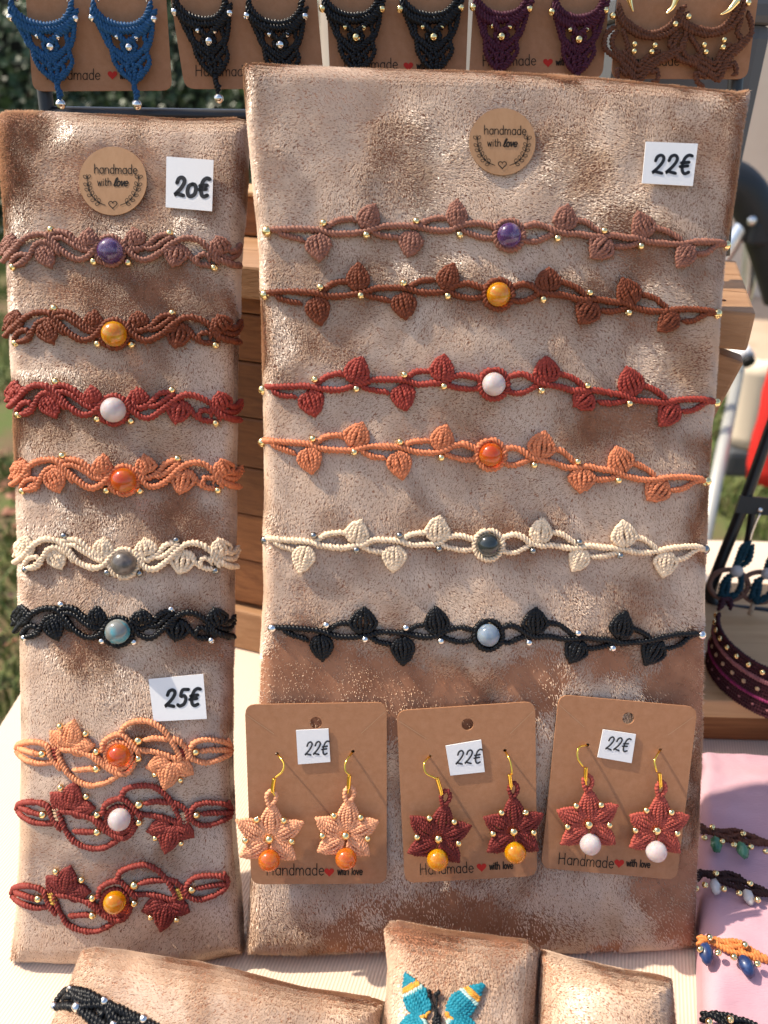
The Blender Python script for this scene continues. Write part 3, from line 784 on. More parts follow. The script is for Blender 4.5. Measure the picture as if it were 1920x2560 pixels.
def vine(label, left, gem, right, up, hang, cord, gmat, metal, upy, seed):
    """left, gem, right and leaf positions in 1659-wide coordinates of the photograph"""
    rng = np.random.default_rng(seed)
    tx = np.array([TMPL['left'], TMPL['hang'][0], TMPL['up'][0], TMPL['hang'][1], TMPL['up'][1], TMPL['gem'], TMPL['up'][2], TMPL['hang'][2], TMPL['up'][3], TMPL['hang'][3], TMPL['right']], float) * K
    gx = np.array([left[0], hang[0], up[0], hang[1], up[1], gem[0], up[2], hang[2], up[3], hang[3], right[0]], float) * K
    bx = np.array([left[0], up[0], up[1], gem[0], up[2], up[3], right[0]], float) * K
    tb = np.array([1167, 1178, 1174, 1177, 1178, 1184, 1187], float) * K
    by = np.array([left[1], upy[0] + 28, upy[1] + 29, gem[1], upy[2] + 28, upy[3] + 29, right[1]], float) * K
    tbx = np.array([573, 770, 947, 1055, 1170, 1343, 1525], float) * K
    def W(p):
        p = np.atleast_2d(np.asarray(p, float)); x = np.interp(p[:, 0], tx, gx); dy = np.interp(p[:, 0], tbx, by - tb)
        return np.stack([x, p[:, 1] + dy], 1)
    m = CORD[cord]; g = W([(gem[0] * 0 + TMPL['gem'] * K, 1177 * K)])[0]
    th = thing('vine_bracelet', label, 'bracelet', RP.pt([g])[0], 'leafy vine bracelets on the wide board')
    R = .00100
    for P in VX + VR: add_cord(th, RP, W(P) + rng.normal(0, 1.2, (len(P), 2)), m, R * 1.06 * (1.0 if len(P) > 8 else .92), .0004 if len(P) > 8 else .0002)
    for b, t in VLEAF:
        b = W([b])[0]; t0 = W([t])[0]; a = t0 - b; an = rng.normal(0, .17); L = rng.normal(1.10, .06)
        a = np.array([a[0] * math.cos(an) - a[1] * math.sin(an), a[0] * math.sin(an) + a[1] * math.cos(an)]) * L
        add_leaf(th, RP, b, b + a, 28 * rng.normal(1, .08), m, .00076, .0003, (.96, .58, .22), lift=rng.uniform(0, .0007))
    bz = add_cord(th, RP, ring_pts(*g, 35, 36, -90, 270, 26), m, R, .0006, 'bezel_cord')
    add_gem(bz, RP, g, 27, gmat, .0012)
    for q in VBEAD: add_bead(th, RP, W([q])[0] + rng.normal(0, 1.5, 2), 8.5 if metal is not SILVER else 9, metal)
    for e in (left, right): add_bead(th, RP, (e[0] * K, e[1] * K), 12, metal, .0006)
vine('dusty mauve vine bracelet with purple amethyst bead, topmost on the wide board', (577, 500), (1100, 508), (1568, 530), (790, 992, 1222, 1390), (690, 895, 1305, 1480), 'mauve', GEM['amethyst'], GOLD, (470, 466, 475, 487), 1)
vine('rust brown vine bracelet with amber yellow bead, second from top on the wide board', (572, 637), (1077, 636), (1549, 678), (778, 965, 1190, 1362), (685, 870, 1272, 1447), 'rust', GEM['citrine'], GOLD, (604, 600, 606, 630), 2)
vine('brick red vine bracelet with milky white bead, third from top on the wide board', (568, 842), (1067, 830), (1546, 870), (767, 957, 1188, 1362), (670, 868, 1267, 1445), 'red', GEM['rose'], GOLD, (803, 797, 804, 828), 3)
vine('terracotta orange vine bracelet with orange carnelian bead on the wide board', (567, 955), (1060, 982), (1526, 1040), (765, 955, 1170, 1342), (668, 860, 1247, 1420), 'orange', GEM['carnelian'], GOLD, (941, 949, 966, 993), 4)
vine('cream white vine bracelet with dark grey striped bead on the wide board', (573, 1167), (1055, 1177), (1523, 1187), (770, 947, 1170, 1343), (668, 857, 1250, 1425), 'cream', GEM['picasso'], GUN, (1150, 1145, 1150, 1155), 5)
vine('black vine bracelet with pale blue bead, lowest on the wide board', (588, 1357), (1055, 1372), (1515, 1372), (787, 950, 1160, 1327), (697, 872, 1245, 1410), 'black', GEM['moon'], SILVER, (1345, 1345, 1346, 1354), 6)

# ---- six wavy bracelets on the narrow board (template: the topmost one, traced)
def zl(p): return np.array(p, float) / 2.592 + [0, 260]
WAVE = [  # (points, closed look)
    [(14, 1030), (70, 975), (140, 890), (215, 852), (295, 852), (355, 905), (420, 968), (500, 1006), (565, 990), (610, 945), (640, 890)],
    [(795, 880), (820, 940), (880, 998), (950, 1008), (1030, 965), (1105, 905), (1185, 872), (1275, 888), (1350, 940), (1420, 1010), (1500, 1046), (1556, 1050)],
    [(40, 985), (90, 930), (110, 880)], [(22, 930), (62, 890), (72, 845)], [(28, 980), (55, 925), (95, 865)], [(10, 990), (35, 940), (48, 870)],
    [(70, 1045), (105, 990), (150, 975), (172, 1000), (130, 1042)],
    [(95, 1056), (160, 1030), (198, 970), (232, 915), (285, 895), (325, 915)],
    [(310, 862), (365, 838), (430, 842), (490, 885), (545, 925), (590, 925), (612, 880)],
    [(330, 880), (385, 868), (430, 885), (480, 915), (535, 945), (590, 948)],
    [(300, 880), (345, 930), (395, 975)],
    [(825, 905), (860, 940), (905, 938), (960, 910), (1015, 862), (1080, 852), (1120, 868)],
    [(930, 945), (1000, 930), (1060, 890), (1110, 862)],
    [(1120, 905), (1105, 925), (1080, 965)],
    [(1140, 915), (1200, 945), (1245, 1005), (1300, 1040), (1380, 1052)],
    [(1290, 1025), (1275, 1000), (1300, 978), (1340, 985), (1360, 1020)], [(1340, 955), (1380, 1000), (1420, 1040)],
    [(1370, 930), (1420, 975), (1480, 1000), (1530, 985), (1556, 940)], [(1360, 905), (1400, 945), (1440, 960)], [(1470, 965), (1520, 955), (1552, 915)]]
WLEAF = [((255, 905), (325, 1048), 20), ((575, 925), (572, 806), 19), ((880, 925), (862, 806), 20), ((1148, 915), (1118, 1062), 24), ((1442, 985), (1398, 862), 22), ((60, 985), (75, 842), 19)]
WBEAD = [(330, 815), (85, 1060), (603, 1022), (825, 1027), (1095, 838), (1383, 1064)]
def wavy(label, gem, lx, ldy, rx, rdy, cord, gmat, metal, seed):
    g0 = zl((708, 950)); L0 = zl((10, 0))[0]; R0 = zl((1556, 0))[0]; rng = np.random.default_rng(seed)
    gem = np.array(gem, float)
    def W(p):
        p = zl(np.atleast_2d(np.asarray(p, float))); out = []
        for x, y in p:
            if x < g0[0]: f = (g0[0] - x) / (g0[0] - L0); out.append((gem[0] + (lx - gem[0]) * f, gem[1] + (y - g0[1]) + f * (ldy - 2)))
            else: f = (x - g0[0]) / (R0 - g0[0]); out.append((gem[0] + (rx - gem[0]) * f, gem[1] + (y - g0[1]) + f * (rdy - 14)))
        return np.array(out)
    m = CORD[cord]; th = thing('wavy_bracelet', label, 'bracelet', LP.pt([gem])[0], 'wavy leaf bracelets on the narrow board')
    for k, P in enumerate(WAVE):
        q = W(P) + rng.normal(0, 1.0, (len(P), 2)); add_cord(th, LP, q, m, .00112 if k in (0, 1, 8, 11) else .00100, (.0008, .0008, .0004)[k % 3])
    for b, t, hw in WLEAF:
        b, t = W([b, t]); add_leaf(th, LP, b, t + rng.normal(0, 3, 2), hw * rng.normal(1.15, .06), m, .00078, .0004, (.95, .48, 0), lift=rng.uniform(0, .001))
    bz = add_cord(th, LP, ring_pts(*gem, 36, 35, 120, 480, 26), m, .00100, .0006, 'bezel_cord')
    add_gem(bz, LP, gem, 30, gmat, .0012)
    for q in WBEAD: add_bead(th, LP, W([q])[0], 9.0, metal, .0008)
wavy('dusty mauve wavy bracelet with purple amethyst bead, just below the 20€ tag', (275, 627), 3, 0, 602, 12, 'mauve', GEM['amethyst'], GOLD, 1)
wavy('rust brown wavy bracelet with amber yellow bead on the narrow board', (285, 835), 9, -20, 604, -6, 'rust', GEM['citrine'], GOLD, 2)
wavy('brick red wavy bracelet with milky white bead on the narrow board', (283, 1025), 17, -32, 605, 0, 'red', GEM['rose'], GOLD, 3)
wavy('terracotta orange wavy bracelet with orange bead on the narrow board', (309, 1201), 26, -16, 605, -10, 'orange', GEM['carnelian'], GOLD, 4)
wavy('cream white wavy bracelet with grey metallic stone on the narrow board', (309, 1408), 34, -28, 598, -18, 'cream', GEM['pyrite'], GUN, 5)
wavy('black wavy bracelet with shimmering blue-grey stone on the narrow board', (294, 1579), 33, -28, 588, -14, 'black', GEM['labradorite'], SILVER, 6)

# ---- three maple leaf bracelets
def zm(p): return np.array(p, float) / 2.304 + [0, 1600]
MCORD = [[(285, 635), (255, 604), (180, 586), (110, 600), (98, 640), (150, 690), (230, 710), (305, 702)], [(108, 622), (170, 646), (232, 660)],
         [(272, 612), (288, 650), (305, 695), (350, 745)], [(328, 622), (345, 680), (380, 752), (425, 802), (500, 836), (580, 832), (650, 802), (690, 768)],
         [(345, 632), (430, 637), (520, 670), (575, 708), (625, 745), (690, 772), (735, 762)], [(530, 660), (580, 690), (610, 725)],
         [(420, 752), (490, 745), (545, 741)], [(692, 548), (718, 495), (790, 470), (870, 476), (940, 520), (990, 582), (1020, 640), (1045, 694)],
         [(820, 580), (880, 566), (950, 570), (1015, 580), (1065, 620), (1088, 690)], [(760, 600), (800, 630), (870, 640), (945, 660), (1000, 682), (1045, 696)],
         [(1325, 605), (1285, 586), (1200, 573), (1130, 586), (1098, 625), (1100, 668), (1135, 700), (1200, 706), (1280, 682), (1328, 652)], [(1150, 645), (1200, 637), (1290, 636), (1330, 640)],
         [(1310, 570), (1330, 620), (1322, 665)], [(590, 645), (598, 590), (650, 552), (710, 550), (755, 590), (795, 640), (815, 655)], [(775, 690), (765, 730), (720, 768), (650, 755), (610, 715)]]
MACC = [[(300, 630), (338, 622)], [(304, 648), (344, 640)], [(308, 666), (348, 658)], [(314, 684), (352, 676)], [(1030, 640), (1078, 628)], [(1034, 656), (1080, 645)], [(1040, 672), (1084, 662)], [(1046, 690), (1088, 680)]]
MBEAD = [((243, 657), 9.5), ((556, 643), 9), ((556, 742), 9.5), ((797, 580), 11), ((797, 683), 9), ((1128, 645), 9.5), ((345, 497), 8), ((493, 541), 8), ((890, 776), 7), ((1040, 808), 7)]
MLEAF = [((392, 622), [(288, 530), (425, 458), (545, 600)]), ((985, 700), [(842, 738), (950, 866), (1118, 768)])]
def maple(label, off, ltilt, rtilt, cord, acc, gmat, seed, leafcord=None):
    g0 = np.array([683, 665.0]); rng = np.random.default_rng(seed)
    def W(p):
        p = np.atleast_2d(np.asarray(p, float)); f = (p[:, 0] - g0[0]) / 620
        dy = np.where(f > 0, f * rtilt, -f * ltilt); return zm(np.stack([p[:, 0] + off[0], p[:, 1] + off[1] + dy], 1))
    m = CORD[cord]; lm = CORD[leafcord or cord]; g = W([g0])[0]
    th = thing('maple_leaf_bracelet', label, 'bracelet', LP.pt([g])[0], 'maple leaf bracelets on the narrow board')
    for k, P in enumerate(MCORD): add_cord(th, LP, W(P) + rng.normal(0, .8, (len(P), 2)), m, .00098, (.0004, .0008, .0006)[k % 3])
    for P in MACC: add_cord(th, LP, W(P), CORD[acc], .00065, .0008, 'accent_wrap')
    for base, tips in MLEAF:
        for k, t in enumerate(tips):
            b, t = W([base, t])
            add_leaf(th, LP, b, t, 24 if k == 1 else 22, lm, .00072, .0004, (.96, .56, .16), .2, 'leaf_lobe', lift=.0006 if k == 1 else .0002, sharp=True)
    bz = add_cord(th, LP, ring_pts(*g, 33, 33, 0, 360, 26), m, .00095, .0004, 'bezel_cord')
    add_gem(bz, LP, g, 27, gmat, .0014)
    for p, r in MBEAD: add_bead(th, LP, W([p])[0], r, GOLD, .0012)
maple('peach maple leaf bracelet with orange carnelian bead, just below the 25€ tag', (0, 0), 0, 0, 'peach', 'darkred', GEM['carnelian'], 1)
maple('brick red maple leaf bracelet with milky white bead, between the peach and amber ones', (4, 370), -30, -10, 'wine', 'tan', GEM['rose'], 2)
maple('dark red maple leaf bracelet with amber yellow bead, lowest on the narrow board', (-23, 847), -20, -75, 'wine', 'mustard', GEM['citrine'], 3, 'wine2')

# ------------------------------------------------------------------ earring cards on the wide board
def z5(p): return np.array(p, float) / 2.4397 + [580, 1700]
def z6(p): return np.array(p, float) / 2.4397 + [1240, 1700]
def kraft_card(pl, quad, hole, h, label, group, hr=15, rad=26, words=None, thick=.0006, creases=True, pins=()):
    fl = Flat(pl, np.mean(quad, 0), h) if not isinstance(pl, Flat) else pl
    th = thing('earring_card', label, 'earring card', fl.hit([np.mean(quad, 0)])[0], group)
    mb = MB(); hp = None
    if hole is not None: hp = [ring_pts(*hole, hr, hr, 0, 360, 21)[:-1]] + [ring_pts(*q, 4.6, 4.2, 0, 360, 11)[:-1] for q in pins]
    sheet(mb, fl, rounded(quad, rad), 0, thick, hp); th = part('card', mb, KRAFT, th, False)
    mb = MB(); ht = .00015
    (hx, hy, hs, ang), (kx, ky), (wx, wy, ws) = words
    text(mb, fl, 'Handmade', hx, hy, hs, 2.2, ht, ang, 1.0); part('lettering', mb, PRINT, th, False)
    mb = MB(); text(mb, fl, 'with', wx, wy, ws, 2.9, ht, ang, .82, .05, -.05)
    text(mb, fl, 'love', wx + ws * 1.85, wy + math.tan(math.radians(ang)) * ws * 1.85, ws, 2.9, ht, ang, .82, .05, -.05); part('lettering', mb, PRINT, th, False)
    mb = MB(); fill(mb, fl, heart_pts(kx, ky, 13, ang), ht); part('printed_heart', mb, REDINK, th, False)
    if creases:
        q = np.asarray(quad, float); mb = MB()
        u = (q[1] - q[0]) / np.linalg.norm(q[1] - q[0]); v = (q[3] - q[0]) / np.linalg.norm(q[3] - q[0])
        for a, d in ((q[0] + u * 4 + v * 26, u * 66 + v * 48), (q[1] - u * 6 + v * 24, -u * 60 + v * 52)):
            mb = MB(); stroke(mb, fl, [a, a + d], 1.3, ht); part('crease', mb, CREASE, th, False)
    return fl
C1 = kraft_card(RP, [(612, 1762), (967, 1756), (967, 2209), (628, 2211)], (790, 1807), .0030, 'kraft earring card holding peach stars with orange beads', 'earring cards on the wide board', 15, 26, ((668, 2188, 29, 0), (823, 2180), (844, 2187, 19)), pins=z5([(276, 450), (738, 437)]))
C2 = kraft_card(RP, [(992, 1777), (1338, 1754), (1343, 2190), (1012, 2208)], (1169, 1811), .0030, 'kraft earring card holding dark red stars with yellow beads', 'earring cards on the wide board', 15, 26, ((1052, 2187, 27, -2.6), (1204, 2168), (1224, 2174, 18)), pins=[z5((1210, 463)), z6((55, 430))])
C3 = kraft_card(RP, [(1398, 1737), (1744, 1768), (1692, 2200), (1352, 2170)], (1571, 1796), .0030, 'kraft earring card holding brick red stars with white beads', 'earring cards on the wide board', 15, 26, ((1397, 2160, 28, 4.5), (1548, 2158), (1566, 2165, 18)), pins=z6([(560, 397), (1003, 425)]))
price_tag(C1, [(740, 1826), (821, 1822), (826, 1905), (745, 1911)], '22E', 762, 1889, 33, 4.2, 'small 22€ tag on the card of peach star earrings', .0006, -3, GREYINK, .86, .25)
price_tag(C2, [(1114, 1865), (1203, 1850), (1212, 1930), (1126, 1939)], '22E', 1139, 1912, 34, 4.2, 'small 22€ tag on the card of dark red stars with yellow beads', .0006, -4, GREYINK, .92, .25)
price_tag(C3, [(1508, 1824), (1590, 1836), (1579, 1908), (1494, 1893)], '22E', 1513, 1874, 33, 4.0, 'small 22€ tag on the card of brick red stars with white beads', .0006, 6, GREYINK, .84, .25)

def hook_h(n):
    t = np.linspace(0, 1, n); return .0046 * (1 - t ** 2.5) - .0010 * t ** 12
PET = [((4, -4), (7, -94), 23), ((-5, -4), (-80, -40), 22), ((5, -4), (82, -42), 22), ((-4, 5), (-70, 46), 21), ((4, 5), (66, 50), 21)]
def star(fl, c, ang, sx, cord, gmat, gpx, hook, crimp, label, hmir=1):
    c = np.array(c, float); ca, sa = math.cos(math.radians(ang)), math.sin(math.radians(ang))
    def W(p):
        p = np.atleast_2d(np.asarray(p, float)); x = p[:, 0] * sx; return c + np.stack([x * ca - p[:, 1] * sa, x * sa + p[:, 1] * ca], 1)
    m = CORD[cord]; th = thing('star_earring', label, 'earring', fl.hit([c])[0], 'star earrings on kraft cards')
    dh = .0026
    for b, t, hw in PET:
        t = np.array(t, float) * RNG.normal(1.02, .03) + RNG.normal(0, 2.2, 2)
        b, t = W([b, t]); mb = MB()
        for L in leaf_lanes(b, t, hw * 1.1, (.97, .56, .16), .22, True): rope(mb, fl, [(x + RNG.normal(0, .4), y + RNG.normal(0, .4), z) for x, y, z in L], .00068, dh, .00095, bump=1.0)
        part('petal', mb, m, th)
    mb = MB(); rope(mb, fl, W([(2, -80), (-5, -98), (-5, -112), (6, -122), (16, -113), (15, -98), (2, -84)]), .00078, dh + .0004, .0011); part('hanging_loop', mb, m, th)
    for p in ((-31, -49), (36, -47), (-58, 2), (55, 5)): add_bead(th, fl, W([p])[0], 8.6, GOLD, dh + .0004)
    add_bead(th, fl, W([(0, 0)])[0], 10.5, GOLD, dh + .0014)
    add_gem(th, fl, gpx, 26, gmat, dh)
    mb = MB(); P = fl.hit(catmull(np.asarray(hook, float), 8), hook_h(len(catmull(np.asarray(hook, float), 8)))); tube(mb, P, .00032, fl.n, 8); hk = part('ear_hook', mb, BRASS, th)
    mb = MB(); q = catmull(np.asarray(crimp, float), 22); P = fl.hit(q, .0040)
    k = np.arange(len(P)); tube(mb, P, .00062 * (1 + .16 * (k % 2)) * np.where(k > len(k) * .62, .45, 1), fl.n, 8); part('crimp_coil', mb, BRASS, hk)
star(C1, (673, 2098), 0, 1.02, 'star_peach', GEM['carnelian'], (673, 2151), z5([(262, 596), (305, 560), (316, 510), (276, 450)]), z5([(258, 600), (248, 672), (262, 705)]), 'peach star earring at the left edge of its kraft card')
star(C1, (864, 2089), 2, 1.0, 'star_peach', GEM['carnelian'], (865, 2147), z5([(718, 580), (690, 548), (698, 492), (738, 437)]), z5([(716, 580), (711, 650), (706, 690)]), 'peach star earring to the right on its kraft card')
star(C2, (1096, 2097), 7, .93, 'wine2', GEM['citrine'], (1094, 2150), z5([(1248, 602), (1182, 565), (1174, 505), (1210, 463)]), z5([(1250, 597), (1276, 685), (1274, 705)]), 'dark red star earring with yellow bead, left of its pair')
star(C2, (1284, 2079), -3, .90, 'wine2', GEM['citrine'], (1288, 2132), z6([(97, 578), (88, 500), (55, 430)]), z6([(82, 575), (90, 640), (92, 668)]), 'dark red star earring with yellow bead, right of its pair')
star(C3, (1472, 2061), -4, .93, 'brick', GEM['rose'], (1476, 2111), z6([(530, 528), (498, 475), (506, 412), (560, 397)]), z6([(548, 533), (546, 600), (550, 640)]), 'brick red star earring with white bead, left of its pair')
star(C3, (1642, 2076), 3, .93, 'brick', GEM['rose'], (1641, 2129), z6([(980, 562), (968, 490), (1003, 425)]), z6([(997, 568), (1003, 640), (1000, 662)]), 'brick red star earring with white bead, right of its pair')

# ------------------------------------------------------------------ wooden crate behind the boards
def planks():
    A = ztab([(600, 655)], .203)[0]; B = ztab([(1888, 772)], .203)[0]
    # depth of the front where the crate's foot meets the cloth
    ax = B - A; ax[2] = 0; L = np.linalg.norm(ax); ax /= L; ay = np.array([-ax[1], ax[0], 0]); az = np.array([0, 0, 1.0])
    x0 = -.075; x1 = L      # along ax from A
    wdt = x1 - x0; c = lambda u, d, z: A * [1, 1, 0] + ax * u + ay * d + az * z
    th = thing('wooden_crate', 'stained wooden slatted crate standing behind the velvet boards', 'crate', c((x0 + x1) / 2, .06, 0))
    def pk(name, u, d, z, sx, sy, sz, m=WOOD, bev=.0012, **k):
        mb = MB(); box(mb, c(u, d, z), sx, sy, sz, ax, ay, az, bev); return part(name, mb, m, th, False)
    um = (x0 + x1) / 2
    for k in range(3): pk('top_board', um, .012 + k * .036, .196, wdt, .0350, .0135, WOOD_M)
    z = .1885
    for hgt in (.0075, .0215, .0265, .0255, .0260, .0270, .0270): 
        pk('slat', um - .0105, .006 + random.uniform(0, .0015), z - hgt / 2, wdt - .024, .009, hgt - .0004, random.choice((WOOD, WOOD, WOOD_D))); z -= hgt
    mb = MB(); tl_ = math.radians(14); box(mb, c(x1 - .0105 - .085 * math.sin(tl_), .0065, .1885 - .085 * math.cos(tl_) - .001), .024, .011, .168, ax * math.cos(tl_) - az * math.sin(tl_), ay, az * math.cos(tl_) + ax * math.sin(tl_), .0012); part('end_post', mb, WOOD_M, th, False)
    pk('plinth', um, .0035, .0125, wdt - .006, .012, .025, WOOD_M)
    for u in (x1 - .060, x0 + .012): pk('corner_post', u, .060, .106, .011, .085, .165, WOOD)
    for k in range(6): pk('back_slat', um, .108, .02 + .029 * k, wdt - .008, .008, .027, WOOD)
    # nail heads on the right end of the top
    for u, d in ((x1 - .010, .010), (x1 - .022, .026), (x1 - .028, .022), (x1 - .012, .046)):
        mb = MB(); ball(mb, c(u, d, .2030), .0011, az, .3, 8, 4); part('nail', mb, mat('rusty_nail', (.09, .035, .015), .7), th)
    # a second, darker box and a folded pale cloth stacked behind, seen in the gap
    t2 = thing('wooden_box', 'small wooden box on the crate, glimpsed between the two velvet boards', 'box', c(-.005, .090, .203))
    mb = MB(); box(mb, c(0.0, .075, .2125), .080, .030, .018, ax, ay, az, .0012); part('front_board', mb, WOOD, t2, False)
    mb = MB(); box(mb, c(0.0, .075, .2228), .084, .034, .0022, ax, ay, az, .0008); part('lid', mb, WOOD_L, t2, False)
    mb = MB(); cl = mat('folded_cream_cloth', (.75, .66, .54), .85)
    for k in range(3): box(mb, c(0.0, .130, .206 + k * .014), .090 - k * .003, .05, .013, ax, ay, az, .005)
    solo('folded_cloth', mb, cl, 'folded cream cloth behind the gap between the velvet boards', 'cloth', c(0, .13, .203))
    return c
CR = planks()

# ------------------------------------------------------------------ hanging earrings on the black stand at the top
SP = lean_plane((0, .325, .27), 8, 2)
def sz1(p): return np.array(p, float) / 1.728
def sz2(p): return np.array(p, float) / 1.728 + [960, 0]
def stand():
    th = thing('earring_stand', 'black metal stand with kraft cards hanging above the velvet boards', 'earring stand', SP.hit([(960, 290)], -.002)[0])
    def bar(name, pts, r=.0022, h=-.004):
        mb = MB(); tube(mb, SP.hit(catmull(pts, 8), h), r, SP.n, 10); part(name, mb, BLACKM, th)
    bar('lower_bar', [(118, 283), (700, 292), (1300, 300), (1830, 306)], .0024)
    bar('leg', [(70, -420), (92, 60), (118, 283), (150, 620)], .0028)
    bar('leg', [(1880, -420), (1850, 60), (1830, 306), (1806, 640)], .0028)
    bar('upper_bar', [(76, -300), (700, -300), (1870, -300)], .0024)
stand()
TOPC = [([(48, -225), (400, -225), (430, 226), (82, 228)], 'blue earrings with silver beads', ((118, 199, 27, 0), (281, 187), (300, 197, 18))),
        ([(392, -225), (772, -225), (812, 222), (462, 222)], 'black earrings with silver beads', ((490, 190, 27, 0), (650, 180), (668, 188, 18))),
        ([(806, -225), (1180, -225), (1164, 206), (826, 214)], 'black earrings with gold beads', ((862, 174, 27, -1), (1021, 165), (1042, 172, 18))),
        ([(1197, -225), (1542, -225), (1506, 196), (1172, 202)], 'purple earrings with gold beads', ((1208, 165, 27, -1), (1370, 156), (1390, 163, 18))),
        ([(1562, -225), (1925, -225), (1868, 198), (1528, 196)], 'brown earrings with gold beads', ((1566, 165, 27, -.5), (1726, 155), (1746, 163, 18)))]
TC = []
for k, (q, nm, wds) in enumerate(TOPC):
    TC.append(kraft_card(Flat(SP, (0, 0), .0006 + .0004 * (k % 2)), q, None, 0, 'kraft card hanging on the black stand behind the ' + nm, 'kraft cards on the black stand', words=wds, creases=False))

CRES = [[(402, 4), (420, 55), (468, 96), (540, 112), (602, 98), (642, 55), (655, 4)], [(392, 45), (425, 92), (478, 122), (542, 134), (606, 120), (650, 84), (672, 40)],
        [(405, 72), (440, 118), (500, 148), (545, 182), (590, 148), (628, 118), (662, 75)]]
CNET = [[(412, 78), (432, 130), (452, 175), (472, 215), (480, 262), (505, 308), (552, 352)], [(660, 82), (650, 140), (640, 180), (622, 222), (630, 268), (602, 316), (570, 352)],
        [(432, 118), (462, 150), (470, 190), (500, 232), (548, 270)], [(640, 118), (618, 150), (622, 190), (594, 232), (552, 270)],
        [(445, 190), (490, 215), (545, 250), (600, 218), (640, 190)], [(548, 168), (520, 200), (548, 238), (576, 200), (548, 168)],
        [(478, 235), (515, 270), (550, 300), (590, 270), (622, 238)], [(515, 275), (508, 305), (530, 335)], [(585, 275), (594, 305), (574, 335)], [(548, 255), (535, 300), (556, 340), (566, 300), (552, 262)],
        [(552, 345), (560, 390), (562, 432)], [(570, 345), (556, 375), (568, 405), (563, 432)]]
CB = [(397, 80, 9.5), (665, 82, 9.5), (500, 160, 7.5), (582, 162, 7.5), (548, 205, 11)]
def crescent(fl, A, B, sh, cord, metal, label, drop=True, dh=.0022):
    """A, B: the two outer beads in pixels; sh: sideways drift of the lower tip in pixels"""
    A = np.array(A, float); B = np.array(B, float); a0, b0 = np.array([397, 80.0]), np.array([665, 82.0])
    k = np.linalg.norm(B - A) / 268; mid = (A + B) / 2; m0 = (a0 + b0) / 2; an = math.atan2(B[1] - A[1], B[0] - A[0])
    def W(p):
        p = np.atleast_2d(np.asarray(p, float))[:, :2] - m0; x = p[:, 0] * k; y = p[:, 1] / 1.728
        return mid + np.stack([x * math.cos(an) - y * math.sin(an) * .6 + sh * p[:, 1] / 374, x * math.sin(an) + y], 1)
    m = CORD[cord]; th = thing('crescent_earring', label, 'earring', fl.hit(W([(540, 118)]))[0], 'crescent macrame earrings on the black stand')
    mb = MB()
    for P in CRES: rope(mb, fl, W(P), .00125, dh, .0012)
    part('crescent_band', mb, m, th)
    for P in (CNET if drop else CNET[:10]): add_cord(th, fl, W(P), m, .00095, dh - .0002, 'net_cord')
    for x, y, r in CB: add_bead(th, fl, W([(x, y)])[0], r, metal, dh + .0006)
    if drop: add_bead(th, fl, W([(563, 452)])[0], 13, metal, dh)
    mb = MB(); q = W([(430, 10), (460, -140), (540, -210), (620, -140), (640, 10)]); tube(mb, fl.hit(catmull(q, 8), .002), .0005, fl.n, 8); part('ear_wire', mb, metal, th)
crescent(TC[0], sz1((45, 77)), sz1((327, 80)), 26, 'blue', SILVER, 'blue crescent earring at the upper left corner')
crescent(TC[0], sz1((397, 80)), sz1((665, 82)), 18, 'blue', SILVER, 'blue crescent earring to the right of its pair')
crescent(TC[1], sz1((753, 52)), sz1((992, 56)), 28, 'black', SILVER, 'black crescent earring with silver beads and a silver end bead')
crescent(TC[1], sz1((1066, 70)), sz1((1317, 70)), 6, 'black', SILVER, 'black crescent earring with silver beads, its tip behind the wide board')
crescent(TC[2], sz1((1393, 38)), sz1((1650, 38)), 0, 'black', GOLD, 'black crescent earring with gold beads, left of its pair')
crescent(TC[2], sz2((70, 40)), sz2((332, 33)), -10, 'black', GOLD, 'black crescent earring with gold beads, right of its pair')
crescent(TC[3], sz2((385, 32)), sz2((628, 36)), -24, 'purple', GOLD, 'dark purple crescent earring with gold beads, left of its pair')
crescent(TC[3], sz2((725, 52)), sz2((957, 43)), -30, 'purple', GOLD, 'dark purple crescent earring with gold beads, right of its pair')

